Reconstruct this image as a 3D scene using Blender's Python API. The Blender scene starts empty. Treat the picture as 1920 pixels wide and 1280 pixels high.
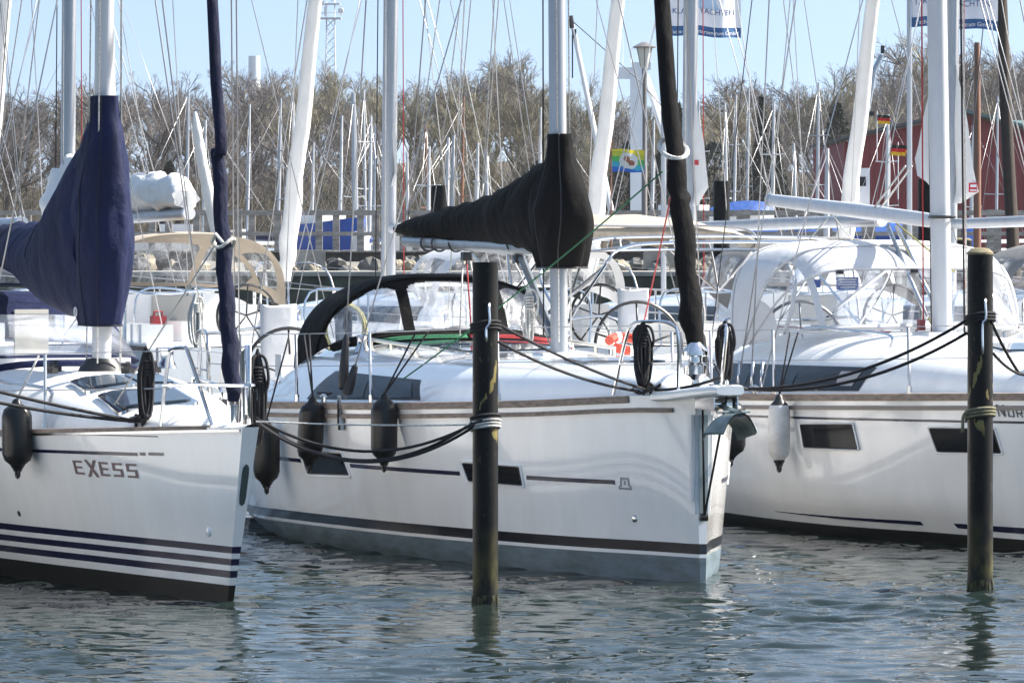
import bpy, math, random
import numpy as np
from mathutils import Vector
R = math.radians
rng = random.Random(7)
sc = bpy.context.scene
COL = sc.collection

# ------------------------------------------------------------------ camera, sky, sun, exposure
cam_d = bpy.data.cameras.new('camera')
cam_d.lens = 187.5; cam_d.sensor_width = 36; cam_d.shift_y = -0.1094
cam_d.clip_start = 1; cam_d.clip_end = 6000
cam = bpy.data.objects.new('camera', cam_d); COL.objects.link(cam)
cam.location = (0, 0, 2.45); cam.rotation_euler = (R(90), 0, 0)
sc.camera = cam

SUN_AZ, SUN_EL = R(77), R(43)          # clockwise from +Y, above the horizon
w = bpy.data.worlds.new('World'); sc.world = w; w.use_nodes = True
nt = w.node_tree; nt.nodes.clear()
wo = nt.nodes.new('ShaderNodeOutputWorld'); bg = nt.nodes.new('ShaderNodeBackground')
sky = nt.nodes.new('ShaderNodeTexSky'); sky.sky_type = 'NISHITA'; sky.sun_disc = False
sky.sun_elevation = SUN_EL; sky.sun_rotation = SUN_AZ
sky.air_density = 1.7; sky.dust_density = 2.0; sky.ozone_density = 1.2; sky.altitude = 0
tc = nt.nodes.new('ShaderNodeTexCoord'); va = nt.nodes.new('ShaderNodeVectorMath'); va.operation = 'ADD'
va.inputs[1].default_value = (0, 0, 0.5)
vn = nt.nodes.new('ShaderNodeVectorMath'); vn.operation = 'NORMALIZE'
nt.links.new(tc.outputs['Generated'], va.inputs[0]); nt.links.new(va.outputs[0], vn.inputs[0])
nt.links.new(vn.outputs[0], sky.inputs[0]); nt.links.new(sky.outputs[0], bg.inputs[0]); nt.links.new(bg.outputs[0], wo.inputs[0])
bg.inputs[1].default_value = 0.105
sd = bpy.data.lights.new('sun', 'SUN'); sd.energy = 5.0; sd.angle = R(0.53); sd.color = (1, .95, .87)
sun = bpy.data.objects.new('sun', sd); COL.objects.link(sun)
dsun = Vector((math.sin(SUN_AZ)*math.cos(SUN_EL), math.cos(SUN_AZ)*math.cos(SUN_EL), math.sin(SUN_EL)))
sun.rotation_euler = dsun.to_track_quat('Z', 'Y').to_euler(); sun.location = (60, 40, 80)
sc.view_settings.view_transform = 'Standard'; sc.view_settings.look = 'None'
sc.view_settings.exposure = 1.22; sc.view_settings.gamma = 1; sc.view_settings.use_curve_mapping = False
sc.cycles.max_bounces = 8; sc.cycles.transparent_max_bounces = 24
sc.cycles.caustics_reflective = False; sc.cycles.caustics_refractive = False

# ------------------------------------------------------------------ materials
MATS = {}
def mat(name, col, rough=.5, metal=0., noise=None, bump=None, coat=0., spec=.5, col2=None, stretch=(1, 1, 1), sheen=0.):
    if name in MATS: return MATS[name]
    m = bpy.data.materials.new(name); m.use_nodes = True; MATS[name] = m
    n = m.node_tree.nodes; l = m.node_tree.links; b = n['Principled BSDF']
    b.inputs['Base Color'].default_value = (*col, 1); b.inputs['Roughness'].default_value = rough
    b.inputs['Metallic'].default_value = metal; b.inputs['Coat Weight'].default_value = coat
    b.inputs['Coat Roughness'].default_value = .05; b.inputs['Specular IOR Level'].default_value = spec
    b.inputs['Sheen Weight'].default_value = sheen
    if noise or bump:
        t = n.new('ShaderNodeTexCoord'); mp = n.new('ShaderNodeMapping'); mp.inputs['Scale'].default_value = stretch
        l.new(t.outputs['Object'], mp.inputs[0])
    if noise:
        nz = n.new('ShaderNodeTexNoise'); nz.inputs['Scale'].default_value = noise[0]; nz.inputs['Detail'].default_value = 6
        nz.inputs['Roughness'].default_value = .6
        l.new(mp.outputs[0], nz.inputs['Vector'])
        rp = n.new('ShaderNodeValToRGB'); c2 = col2 or tuple(max(0, c*(1-noise[1])) for c in col)
        rp.color_ramp.elements[0].position = .32; rp.color_ramp.elements[1].position = .68
        rp.color_ramp.elements[0].color = (*c2, 1); rp.color_ramp.elements[1].color = (*[min(1, c*(1+noise[1]*.5)) for c in col], 1)
        l.new(nz.outputs['Fac'], rp.inputs[0]); l.new(rp.outputs[0], b.inputs['Base Color'])
    if bump:
        bz = n.new('ShaderNodeTexNoise'); bz.inputs['Scale'].default_value = bump[0]; bz.inputs['Detail'].default_value = 4
        l.new(mp.outputs[0], bz.inputs['Vector'])
        bp = n.new('ShaderNodeBump'); bp.inputs['Strength'].default_value = bump[1]; bp.inputs['Distance'].default_value = bump[2] if len(bump) > 2 else .02
        l.new(bz.outputs['Fac'], bp.inputs['Height']); l.new(bp.outputs[0], b.inputs['Normal'])
    return m

GEL = mat('gelcoat white', (.89, .89, .885), .13, noise=(3.2, .045), coat=.8, bump=(1.1, .10, .03), stretch=(1.6, 1.6, .35))
GELW = mat('gelcoat warm white', (.87, .87, .868), .15, noise=(3.0, .05), coat=.7, bump=(1.0, .10, .03), stretch=(1.6, 1.6, .35))
DECK = mat('deck white', (.78, .78, .77), .5, noise=(6, .07), bump=(160, .12, .003))
CREAM = mat('cream plastic', (.72, .69, .6), .45, noise=(5, .08))
NAVY = mat('navy stripe', (.008, .010, .045), .2, coat=.3, noise=(6, .15))
BLACKST = mat('black stripe', (.012, .013, .02), .22, coat=.3, noise=(5, .3))
ANTIG = mat('antifoul grey', (.15, .20, .24), .55, noise=(3, .35), col2=(.085, .12, .13), stretch=(1, 1, 4))
ANTIB = mat('antifoul black', (.006, .007, .008), .5, noise=(4, .4), col2=(.011, .013, .010), spec=.3, stretch=(1, 1, 4))
TEAK = mat('weathered teak', (.27, .215, .18), .7, noise=(9, .4), stretch=(.4, 4, 4), bump=(40, .2, .003))
GLASSD = mat('tinted window', (.007, .008, .011), .1, spec=.12)
HATCH = mat('acrylic hatch', (.03, .045, .065), .06, spec=.5)
PANE = mat('smoked pane', (.022, .036, .052), .12, spec=.12, noise=(2.2, .6))
CHROME = mat('stainless steel', (.62, .63, .65), .16, 1., noise=(30, .1))
ALU = mat('silver mast', (.40, .42, .45), .36, .6, noise=(3, .1), stretch=(3, 3, .4))
MASTW = mat('white mast', (.54, .55, .57), .3, noise=(3, .08), stretch=(3, 3, .4))
BLACKP = mat('black plastic', (.014, .014, .016), .4, noise=(8, .3))
RUBBER = mat('black fender vinyl', (.006, .007, .008), .28, noise=(7, .5), col2=(.010, .011, .012), spec=.3, bump=(20, .1, .004))
FENDW = mat('white fender vinyl', (.66, .66, .65), .4, noise=(7, .2), col2=(.5, .49, .46))
BLKFAB = mat('black canvas', (.0048, .0047, .0050), .8, noise=(3, .3), bump=(7, .5, .05), spec=.1)
NAVYFAB = mat('navy canvas', (.0032, .0085, .046), .75, noise=(3, .3), bump=(6, .55, .05), spec=.25)
BLKSAIL = mat('black sail cover strip', (.006, .006, .0065), .8, noise=(8, .3), bump=(14, .7, .03), stretch=(1, 1, .4), spec=.12)
NAVSAIL = mat('navy sail cover strip', (.006, .009, .034), .85, noise=(8, .3), bump=(14, .8, .03), stretch=(1, 1, .5), spec=.3)
WHTSAIL = mat('white sailcloth', (.72, .71, .69), .75, noise=(4, .1), bump=(9, .5, .03), stretch=(1, 1, .4))
WHTFAB = mat('white canvas', (.63, .63, .64), .8, noise=(3, .07), bump=(5, .4, .03))
BEIGE = mat('beige canvas', (.40, .34, .27), .85, noise=(3, .15), bump=(6, .4, .03))
GREYFAB = mat('grey canvas', (.20, .195, .19), .85, noise=(3, .15), bump=(6, .4, .03))
ROPEB = mat('black rope', (.010, .010, .014), .8, noise=(60, .6), bump=(120, .6, .006))
ROPEW = mat('white rope', (.6, .59, .56), .8, noise=(60, .4), bump=(120, .6, .006))
ROPER = mat('red rope', (.38, .03, .035), .8, noise=(70, .5), bump=(120, .6, .005))
ROPEG = mat('green rope', (.02, .16, .07), .8, noise=(70, .5), bump=(120, .6, .005))
ROPEY = mat('yellow rope', (.42, .38, .12), .8, noise=(40, .5), bump=(90, .6, .006))
WIRE = mat('steel wire', (.42, .42, .43), .35, .8)
WIRED = mat('dark wire', (.10, .10, .11), .5, .3)
ORANGE = mat('orange lifebuoy', (.50, .06, .03), .5, noise=(5, .15))
RED = mat('red plastic', (.50, .03, .045), .45, noise=(6, .3))
LETT = mat('lettering brown grey', (.16, .105, .11), .4)
LETD = mat('lettering dark', (.02, .025, .05), .4)
PAPER = mat('printed white', (.75, .75, .76), .5)
SIGNB = mat('printed blue', (.05, .10, .36), .5)
WOODJ = mat('jetty timber', (.30, .285, .265), .85, noise=(5, .4), stretch=(1, 1, 3), bump=(20, .4, .01))
WOODD = mat('dark wet timber', (.055, .052, .045), .8, noise=(3, .5), bump=(12, .5, .02))
CONC = mat('quay concrete', (.36, .34, .30), .85, noise=(2, .3), bump=(14, .4, .02))
MOSSW = mat('mossy quay wall', (.075, .085, .06), .85, noise=(2.2, .5), col2=(.03, .035, .028), bump=(10, .5, .02))
BRWMAST = mat('varnished spar', (.22, .09, .04), .35, noise=(6, .3), stretch=(3, 3, .3), coat=.3)
BLUEP = mat('blue boat paint', (.012, .085, .42), .35, noise=(3, .2))
BLUETARP = mat('blue tarpaulin', (.02, .08, .30), .6, noise=(2, .3), bump=(3, .6, .08))
BARNRED = mat('barn red boards', (.33, .045, .046), .75, noise=(2.5, .25), stretch=(6, 6, .3))
GREENROOF = mat('green roof sheet', (.10, .17, .16), .5, noise=(2, .2))
CRANEW = mat('crane white', (.74, .75, .77), .45, noise=(1.5, .08))
BLUEGREY = mat('blue grey steel', (.27, .34, .42), .5, noise=(2, .15))
LAMPG = mat('lamp grey', (.16, .15, .15), .5)
LAMPGL = mat('lamp glass', (.6, .6, .57), .2)

def vinyl(name, haze, tint=(.8, .82, .86), sc_=3.2, dist=1.5, st=.6):
    m = bpy.data.materials.new(name); m.use_nodes = True; n = m.node_tree.nodes; l = m.node_tree.links
    b = n['Principled BSDF']; b.inputs['Base Color'].default_value = (*tint, 1); b.inputs['Roughness'].default_value = .12
    tr = n.new('ShaderNodeBsdfTransparent'); tr.inputs[0].default_value = (.93, .94, .95, 1)
    mx = n.new('ShaderNodeMixShader'); t = n.new('ShaderNodeTexCoord')
    z = n.new('ShaderNodeTexNoise'); z.inputs['Scale'].default_value = sc_; z.inputs['Detail'].default_value = 5; z.inputs['Distortion'].default_value = dist
    mp = n.new('ShaderNodeMapping'); mp.inputs['Scale'].default_value = (1, 1.6, .7); l.new(t.outputs['Object'], mp.inputs[0]); l.new(mp.outputs[0], z.inputs['Vector'])
    mr = n.new('ShaderNodeMapRange'); mr.inputs['From Min'].default_value = .4; mr.inputs['From Max'].default_value = .72
    mr.inputs['To Min'].default_value = haze*.35; mr.inputs['To Max'].default_value = haze*1.7
    l.new(z.outputs['Fac'], mr.inputs[0]); l.new(mr.outputs[0], mx.inputs[0]); l.new(tr.outputs[0], mx.inputs[1]); l.new(b.outputs[0], mx.inputs[2])
    bp = n.new('ShaderNodeBump'); bp.inputs['Strength'].default_value = st; bp.inputs['Distance'].default_value = .05
    l.new(z.outputs['Fac'], bp.inputs['Height']); l.new(bp.outputs[0], b.inputs['Normal'])
    l.new(mx.outputs[0], n['Material Output'].inputs[0]); return m
VINYL = vinyl('clear vinyl window', .30)
VINYLR = vinyl('vinyl window with painted glare', .24, (.70, .73, .80), 2.2, 1.2, .5)  # milky glare is mixed into this vinyl as patchy pale haze
VINYLF = vinyl('cloudy vinyl window', .28, (.74, .78, .88), 1.3, .5, .35)

# ------------------------------------------------------------------ mesh helpers
class MB:
    def __init__(s): s.v = []; s.f = []; s.m = []
    def add(s, vs, fs, mi=0):
        o = len(s.v); s.v.extend([tuple(map(float, p)) for p in vs]); s.f.extend([tuple(o+i for i in f) for f in fs]); s.m.extend([mi]*len(fs)); return s
    def box(s, c, d, rz=0., mi=0, ry=0.):
        hx, hy, hz = d[0]/2, d[1]/2, d[2]/2; P = []
        for sx, sy, sz in ((-1,-1,-1),(1,-1,-1),(1,1,-1),(-1,1,-1),(-1,-1,1),(1,-1,1),(1,1,1),(-1,1,1)):
            x, y, z = sx*hx, sy*hy, sz*hz
            x, z = x*math.cos(ry)+z*math.sin(ry), -x*math.sin(ry)+z*math.cos(ry)
            P.append((c[0]+x*math.cos(rz)-y*math.sin(rz), c[1]+x*math.sin(rz)+y*math.cos(rz), c[2]+z))
        return s.add(P, [(0,3,2,1),(4,5,6,7),(0,1,5,4),(1,2,6,5),(2,3,7,6),(3,0,4,7)], mi)
    def tube(s, pts, r, n=6, closed=False, mi=0, cap=True, flat=1.):
        P = np.array(pts, float); k = len(P); rr = np.full(k, r, float) if np.isscalar(r) else np.array(r, float)
        T = np.zeros_like(P)
        if closed: T = np.roll(P, -1, 0)-np.roll(P, 1, 0)
        else: T[1:-1] = P[2:]-P[:-2]; T[0] = P[1]-P[0]; T[-1] = P[-1]-P[-2]
        T /= np.linalg.norm(T, axis=1)[:, None]+1e-12
        a = np.array([0, 0, 1.]) if abs(T[0][2]) < .9 else np.array([1., 0, 0])
        N = a-T[0]*(a@T[0]); N /= np.linalg.norm(N); vs = []
        for i in range(k):
            N = N-T[i]*(N@T[i]); N /= np.linalg.norm(N)+1e-12; Bn = np.cross(T[i], N)
            for j in range(n):
                q = 2*math.pi*j/n; vs.append(P[i]+rr[i]*(math.cos(q)*N+flat*math.sin(q)*Bn))
        fs = [(i*n+j, i*n+(j+1) % n, ((i+1) % k)*n+(j+1) % n, ((i+1) % k)*n+j) for i in range(k if closed else k-1) for j in range(n)]
        if cap and not closed: fs += [tuple(range(n-1, -1, -1)), tuple((k-1)*n+j for j in range(n))]
        return s.add(vs, fs, mi)
    def grid(s, G, mi=0, closed=False, flip=False):
        r, c = len(G), len(G[0]); vs = [p for row in G for p in row]; o = len(s.v); s.v.extend([tuple(map(float, p)) for p in vs])
        for i in range(r-1):
            for j in range(c if closed else c-1):
                a, b = i*c+j, i*c+(j+1) % c; q = (a, b, b+c, a+c)
                m = mi(i, j) if callable(mi) else mi
                if m is None: continue
                s.f.append(tuple(o+t for t in (q[::-1] if flip else q))); s.m.append(m)
        return s
    def lathe(s, prof, c=(0, 0, 0), n=16, mi=0, ax='z'):
        G = []
        for r, z in prof:
            row = []
            for j in range(n):
                q = 2*math.pi*j/n; x, y = r*math.cos(q), r*math.sin(q)
                p = (x, y, z) if ax == 'z' else ((z, x, y) if ax == 'x' else (x, z, y))
                row.append((c[0]+p[0], c[1]+p[1], c[2]+p[2]))
            G.append(row)
        return s.grid(G, mi, True)
    def fan(s, pts, mi=0): return s.add(pts, [tuple(range(len(pts)))], mi)
    def build(s, name, mats, parent=None, smooth=True, sharp=40, loc=None):
        me = bpy.data.meshes.new(name); me.from_pydata(s.v, [], s.f)
        for m in (mats if isinstance(mats, (list, tuple)) else [mats]): me.materials.append(m)
        if s.m and max(s.m) > 0: me.polygons.foreach_set('material_index', s.m)
        if smooth:
            me.polygons.foreach_set('use_smooth', [True]*len(s.f)); me.update()
            if sharp < 180: me.set_sharp_from_angle(angle=R(sharp))
        me.update()
        o = bpy.data.objects.new(name, me); COL.objects.link(o)
        if parent is not None: o.parent = parent
        if loc is not None: o.location = loc
        return o
def tag(o, label, cat, group=None, kind=None):
    if label: o['label'] = label
    if cat: o['category'] = cat
    if group: o['group'] = group
    if kind: o['kind'] = kind
    return o
def empty(name, label, cat, loc=(0, 0, 0), rz=0., group=None):
    o = bpy.data.objects.new(name, None); COL.objects.link(o); o.location = loc; o.rotation_euler = (0, 0, rz)
    return tag(o, label, cat, group)
def copy_tree(o, parent=None):
    c = o.copy(); COL.objects.link(c); c.parent = parent
    for ch in list(o.children): copy_tree(ch, c)
    return c
def lerp(tab, u): return float(np.interp(u, [t[0] for t in tab], [t[1] for t in tab]))
def sm(tab, u):   # smooth (cubic hermite) interpolation of a table
    xs = [t[0] for t in tab]; ys = [t[1] for t in tab]
    if u <= xs[0]: return ys[0]
    if u >= xs[-1]: return ys[-1]
    i = max(k for k in range(len(xs)-1) if xs[k] <= u); h = xs[i+1]-xs[i]; t = (u-xs[i])/h
    def sl(k):
        if k == 0: return (ys[1]-ys[0])/(xs[1]-xs[0])
        if k == len(xs)-1: return (ys[-1]-ys[-2])/(xs[-1]-xs[-2])
        return (ys[k+1]-ys[k-1])/(xs[k+1]-xs[k-1])
    m0, m1 = sl(i)*h, sl(i+1)*h
    return (2*t**3-3*t*t+1)*ys[i]+(t**3-2*t*t+t)*m0+(-2*t**3+3*t*t)*ys[i+1]+(t**3-t*t)*m1
def spline(pts, n=8):
    P = [np.array(p, float) for p in pts]; out = []
    for i in range(len(P)-1):
        a, b, c, d = P[max(i-1, 0)], P[i], P[i+1], P[min(i+2, len(P)-1)]
        for k in range(n):
            t = k/n; out.append(.5*((2*b)+(-a+c)*t+(2*a-5*b+4*c-d)*t*t+(-a+3*b-3*c+d)*t**3))
    out.append(P[-1]); return out
def sag(a, b, s, n=14):
    a, b = np.array(a, float), np.array(b, float)
    return [a+(b-a)*t-np.array([0, 0, s*4*t*(1-t)]) for t in np.linspace(0, 1, n)]
# value noise for cloth folds
_pt = np.random.RandomState(3).rand(64, 64, 64)
def vnoise(x, y, z):
    xi, yi, zi = math.floor(x), math.floor(y), math.floor(z); fx, fy, fz = x-xi, y-yi, z-zi
    fx, fy, fz = (t*t*(3-2*t) for t in (fx, fy, fz)); g = lambda a, b, c: _pt[(xi+a) & 63, (yi+b) & 63, (zi+c) & 63]
    L = lambda p, q, t: p+(q-p)*t
    return L(L(L(g(0,0,0), g(1,0,0), fx), L(g(0,1,0), g(1,1,0), fx), fy), L(L(g(0,0,1), g(1,0,1), fx), L(g(0,1,1), g(1,1,1), fx), fy), fz)-.5
# ------------------------------------------------------------------ boat frames and hulls
class Frame:            # u runs aft from the stem at the waterline, v to starboard, z up
    def __init__(s, ox, oy, deg, away=False, k=1.):
        a = R(deg); s.k = k
        s.U = np.array([math.sin(a), -math.cos(a), 0]) if away else np.array([-math.sin(a), math.cos(a), 0])
        s.V = np.array([-s.U[1], s.U[0], 0]); s.o = np.array([ox, oy, 0.]); s.rz = math.atan2(s.U[1], s.U[0]); s.U = s.U*k
    def W(s, u, v, z): return s.o+u*s.U+v*s.V+np.array([0, 0, z])

class Hull:
    def __init__(s, bs, bw, zs, L, rake=0., chine=None):
        s.bs, s.bw, s.zs, s.L, s.rake, s.chine = bs, bw, zs, L, rake, chine
    def sheer(s, u): return sm(s.zs, u)
    def half(s, u): return sm(s.bs, u)
    def S(s, u, z, side=1):
        B, b, Z = sm(s.bs, u), sm(s.bw, u), sm(s.zs, u)
        if z >= 0:
            t = min(1., z/Z)
            if s.chine and u > 1:
                c = s.chine/Z; f = .72*t/c if t < c else .72+.28*(t-c)/(1-c)
                f0 = t**1.0; k = min(1, (u-1)/2); f = f0*(1-k)+f*k
            else: f = t**(1.0-.5*min(1, max(0, u-2)/6))
            v = b+(B-b)*f
        else: v = b*(1-.75*min(1, -z/.5)**1.5)
        return np.array([u-s.rake*max(z, -.3)/s.zs[0][1]*max(0, 1-u/1.5)**2, side*v, z])
    def N(s, u, z, side=1):
        e = .02; a = s.S(u+e, z, side)-s.S(u-e, z, side); b = s.S(u, z+e, side)-s.S(u, z-e, side)
        n = np.cross(a, b); n /= np.linalg.norm(n); return n if n[1]*side > 0 else -n
    def P(s, u, z, side=1, off=0.): return s.S(u, z, side)+off*s.N(u, z, side)
    def us(s): return sorted(set([0, .03, .08, .15, .25, .4, .6, .8, 1.0, 1.3, 1.6]+list(np.linspace(2, s.L, 19))))
    def mesh(s, name, parent, bands, mats, zmin=-.5):
        """bands: list of (ztop(u), material index), from the keel upwards; the last reaches the sheer"""
        us = s.us(); m = MB()
        for side in (1, -1):
            G, idx = [], []
            lo = lambda u: zmin
            for bi, (zt, mi) in enumerate(bands):
                k = 9 if bi == len(bands)-1 else (5 if bi == 0 else 1)
                for q in range(k):
                    G.append([s.S(u, lo(u)+(zt(u)-lo(u))*q/k, side) for u in us]); idx.append(mi)
                lo = zt
            G.append([s.S(u, s.sheer(u), side) for u in us])
            m.grid(G, lambda i, j, idx=idx: idx[i], flip=side < 0)
            if side == 1: ga = G
            else: gb = G
        for i in range(len(ga)-1):
            m.add([ga[i][0], ga[i+1][0], gb[i+1][0], gb[i][0]], [(0, 1, 2, 3)], idx[i])
            m.add([ga[i][-1], ga[i+1][-1], gb[i+1][-1], gb[i][-1]], [(0, 1, 2, 3)], idx[i])
        return m.build(name, mats, parent, sharp=32)
    def deck(s, parent, m, lift=.03):
        us = s.us(); b = MB()
        b.grid([[(s.S(u, s.sheer(u))[0], s.half(u)*t, s.sheer(u)-.012+lift*(1-t*t)) for t in np.linspace(-1, 1, 11)] for u in us])
        return b.build('deck', m, parent)
    def strip(s, name, parent, m, u0, u1, z0, z1, out=.02, inn=.01, side=1, n=26):
        """a moulding that follows the hull side between two heights (functions of u)"""
        b = MB(); G = []
        for u in np.linspace(u0, u1, n):
            a, c = z0(u), z1(u); G.append([s.P(u, a, side, -inn), s.P(u, a, side, out), s.P(u, c, side, out), s.P(u, c, side, -inn)])
        b.grid(G, closed=True); b.fan(G[0]); b.fan(G[-1][::-1]); return b.build(name, m, parent, sharp=30)
    def patch(s, name, parent, m, q, side=1, off=.004, nu=6, nz=3):
        """q: four (u,z): top aft, top fwd, bottom fwd, bottom aft"""
        b = MB(); G = []
        for j in range(nz+1):
            t = j/nz; row = []
            for i in range(nu+1):
                k = i/nu; top = np.array(q[0])*(1-k)+np.array(q[1])*k; bot = np.array(q[3])*(1-k)+np.array(q[2])*k
                u, z = top*(1-t)+bot*t; row.append(s.P(u, z, side, off))
            G.append(row)
        b.grid(G); return b.build(name, m, parent, sharp=180)

class Cabin:
    def __init__(s, W, Z, zd, u0, u1, n=3.2, lean=.12): s.W, s.Z, s.zd, s.u0, s.u1, s.n, s.lean = W, Z, zd, u0, u1, n, lean
    def pt(s, u, th):
        w, zd = sm(s.W, u), s.zd(u); h = sm(s.Z, u)-zd; c, q = math.cos(th), math.sin(th)
        f = abs(q)**(2/s.n); return np.array([u, w*math.copysign(abs(c)**(2/s.n), c)*(1-s.lean*f), zd+h*f])
    def side(s, u, z, sd=1, off=0.):
        w, zd = sm(s.W, u), s.zd(u); h = sm(s.Z, u)-zd; f = min(.999, max(0, (z-zd)/h))
        return np.array([u, sd*(w*(1-f**s.n)**(1/s.n)*(1-s.lean*f)+off), z])
    def top(s, u, v, off=0.):
        w, zd = sm(s.W, u), s.zd(u); h = sm(s.Z, u)-zd; r = min(.98, abs(v)/w*(1+s.lean)); return np.array([u, v, zd+h*(1-r**s.n)**(1/s.n)+off])
    def mesh(s, parent, m, name='cabin'):
        b = MB(); us = np.concatenate([np.linspace(s.u0, s.u0+.8, 8)[:-1], np.linspace(s.u0+.8, s.u1, 26)])
        ths = math.pi*(.5-.5*np.cos(np.linspace(0, math.pi, 37)))
        G = [[s.pt(u, t) for t in ths] for u in us]; b.grid(G); b.fan(G[-1]); return b.build(name, m, parent, sharp=50)
    def patch(s, name, parent, m, q, sd=1, off=.006, nu=10, nz=4):
        b = MB(); G = []
        for j in range(nz+1):
            t = j/nz; row = []
            for i in range(nu+1):
                k = i/nu; top = np.array(q[0])*(1-k)+np.array(q[1])*k; bot = np.array(q[3])*(1-k)+np.array(q[2])*k
                u, z = top*(1-t)+bot*t; row.append(s.side(u, z, sd, off))
            G.append(row)
        b.grid(G); return b.build(name, m, parent, sharp=180)
    def plate(s, name, parent, m, u0, u1, v0, v1, off=.02, th=.025, rnd=.06, mi=0):
        """a rounded panel lying on the roof"""
        P = []
        for cx, cy, q0 in ((u1-rnd, v1-rnd, 0), (u0+rnd, v1-rnd, 90), (u0+rnd, v0+rnd, 180), (u1-rnd, v0+rnd, 270)):
            for q in (0, 22, 45, 68, 90): P.append((cx+rnd*math.cos(R(q0+q)), cy+rnd*math.sin(R(q0+q))))
        t = [s.top(x, y, off) for x, y in P]; bt = [p-np.array([0, 0, th]) for p in t]; b = MB(); n = len(t)
        b.add(t+bt, [tuple(range(n))]+[(i, (i+1) % n, n+(i+1) % n, n+i) for i in range(n)]); return b.build(name, m, parent, sharp=40)

def mast_tube(parent, p0, p1, rx, ry, m, name='mast'):
    b = MB(); G = []
    p0, p1 = np.array(p0, float), np.array(p1, float)
    for t in np.linspace(0, 1, 12):
        c = p0+(p1-p0)*t; G.append([(c[0]+rx*math.cos(q), c[1]+ry*math.sin(q), c[2]) for q in np.linspace(0, 2*math.pi, 19)[:-1]])
    b.grid(G, closed=True); b.fan(G[-1]); b.fan(G[0][::-1]); o = b.build(name, m, parent, sharp=60)
    g = MB()   # luff groove on the aft face
    a, c = p0+np.array([rx+.004, 0, .7]), p1+np.array([rx+.004, 0, 0]); g.tube([a, c], .012, 4); g.build('sail_track', ALU if m is not ALU else WIRED, o)
    return o
def line(name, parent, pts, r, m, n=5):
    b = MB(); b.tube(pts, r, n); return b.build(name, m, parent, sharp=180)
def ridged(x, y, z): return .5-2.2*abs(vnoise(x, y, z))
def cover(parent, secs, wrap, m, amp=.02, fr=5., name='sail_cover', seams=(), bseams=(), trim=None):
    """secs: boom part (u, zlow, zhigh, halfwidth); wrap: part round the mast (z, ufwd, uaft, halfwidth)"""
    b = MB(); G = []; us = np.linspace(secs[0][0], secs[-1][0], 70)
    T = [sorted([(s_[0], s_[k]) for s_ in secs]) for k in (1, 2, 3)]; um = secs[-1][0]
    for u in us:
        lo, hi, hw = (sm(t, u) for t in T); row = []
        for q in np.linspace(0, 2*math.pi, 41)[:-1]:
            c, s_ = math.cos(q), math.sin(q); z = (lo+hi)/2+(hi-lo)/2*s_; k = max(0., s_)
            v = hw*math.copysign(abs(c)**.8, c)*(1-.62*k*k); sd = 1 if c >= 0 else 9
            near = 1/(1+(abs(u-um)/.9)**2)          # folds fan out from the mast
            d = amp*.5*vnoise(u*fr*.7, sd, z*1.5)+amp*(.35+1.25*near)*ridged(u*1.6+z*2.6, sd+2, z*1.1-u*.7)+amp*.35*ridged(u*5+z*2, sd+5, z*2)
            row.append((u+d*.3, v+math.copysign(d*.9*abs(c), c), z+d*.35*s_-.02*abs(math.sin(u*5.2))*(s_ > .85)))
        G.append(row)
    b.grid(G, closed=True); b.fan(G[0]); b.fan(G[-1]); GB = G
    T = [sorted([(s_[0], s_[k]) for s_ in wrap]) for k in (1, 2, 3)]; G = []
    z0, z1 = min(s_[0] for s_ in wrap), max(s_[0] for s_ in wrap)
    for z in np.linspace(z0, z1, 70):
        f, a, hw = (sm(t, z) for t in T); row = []
        for q in np.linspace(0, 2*math.pi, 49)[:-1]:
            c, s_ = math.cos(q), math.sin(q); e = min(1, (z1-z)/.35)
            d = amp*.9*e*ridged(c*1.5+3, s_*1.5, z*1.7+c*.8)+amp*.55*e*ridged(c*3+9+z*1.2, s_*3, z*2.4)+amp*.5*vnoise(c*2, s_*2, z*3)
            row.append(((f+a)/2+(a-f)/2*math.copysign(abs(c)**.75, c)+d*c, hw*math.copysign(abs(s_)**.75, s_)+d*s_, z))
        G.append(row)
    b.grid(G, closed=True); b.fan(G[-1]); o = b.build(name, m, parent, sharp=180)
    for j in seams: line('seam', o, [np.array(r_[j])*np.array([1, 1.012, 1]) for r_ in G], .0055, trim or m)
    for i in bseams: line('seam', o, [np.array(p)*np.array([1, 1.015, 1]) for p in GB[i]][:20], .005, trim or m)
    line('hem', o, [np.array(p)-np.array([0, 0, .004]) for p in G[0]]+[G[0][0]], .008, trim or m)
    return o
def furled(parent, pts, rads, m, tie=None, name='furled_genoa', turns=5.):
    """a headsail rolled round its stay: an uneven tube with a spiral ridge"""
    P = spline(pts, 14); n = 14; b = MB(); G = []; L = len(P)
    tot = np.linalg.norm(np.array(P[-1])-np.array(P[0]))
    for i, p in enumerate(P):
        t = i/(L-1); r = sm(rads, t)
        row = []
        for j in range(n):
            q = 2*math.pi*j/n; rr = r*(1+.13*math.sin(q-turns*tot*t)+.25*vnoise(math.cos(q)*1.5, math.sin(q)*1.5, t*tot*6))
            row.append((p[0]+rr*math.cos(q), p[1]+rr*math.sin(q), p[2]))
        G.append(row)
    b.grid(G, closed=True); b.fan(G[-1]); b.fan(G[0][::-1]); return b.build(name, m, parent, sharp=180)
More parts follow.
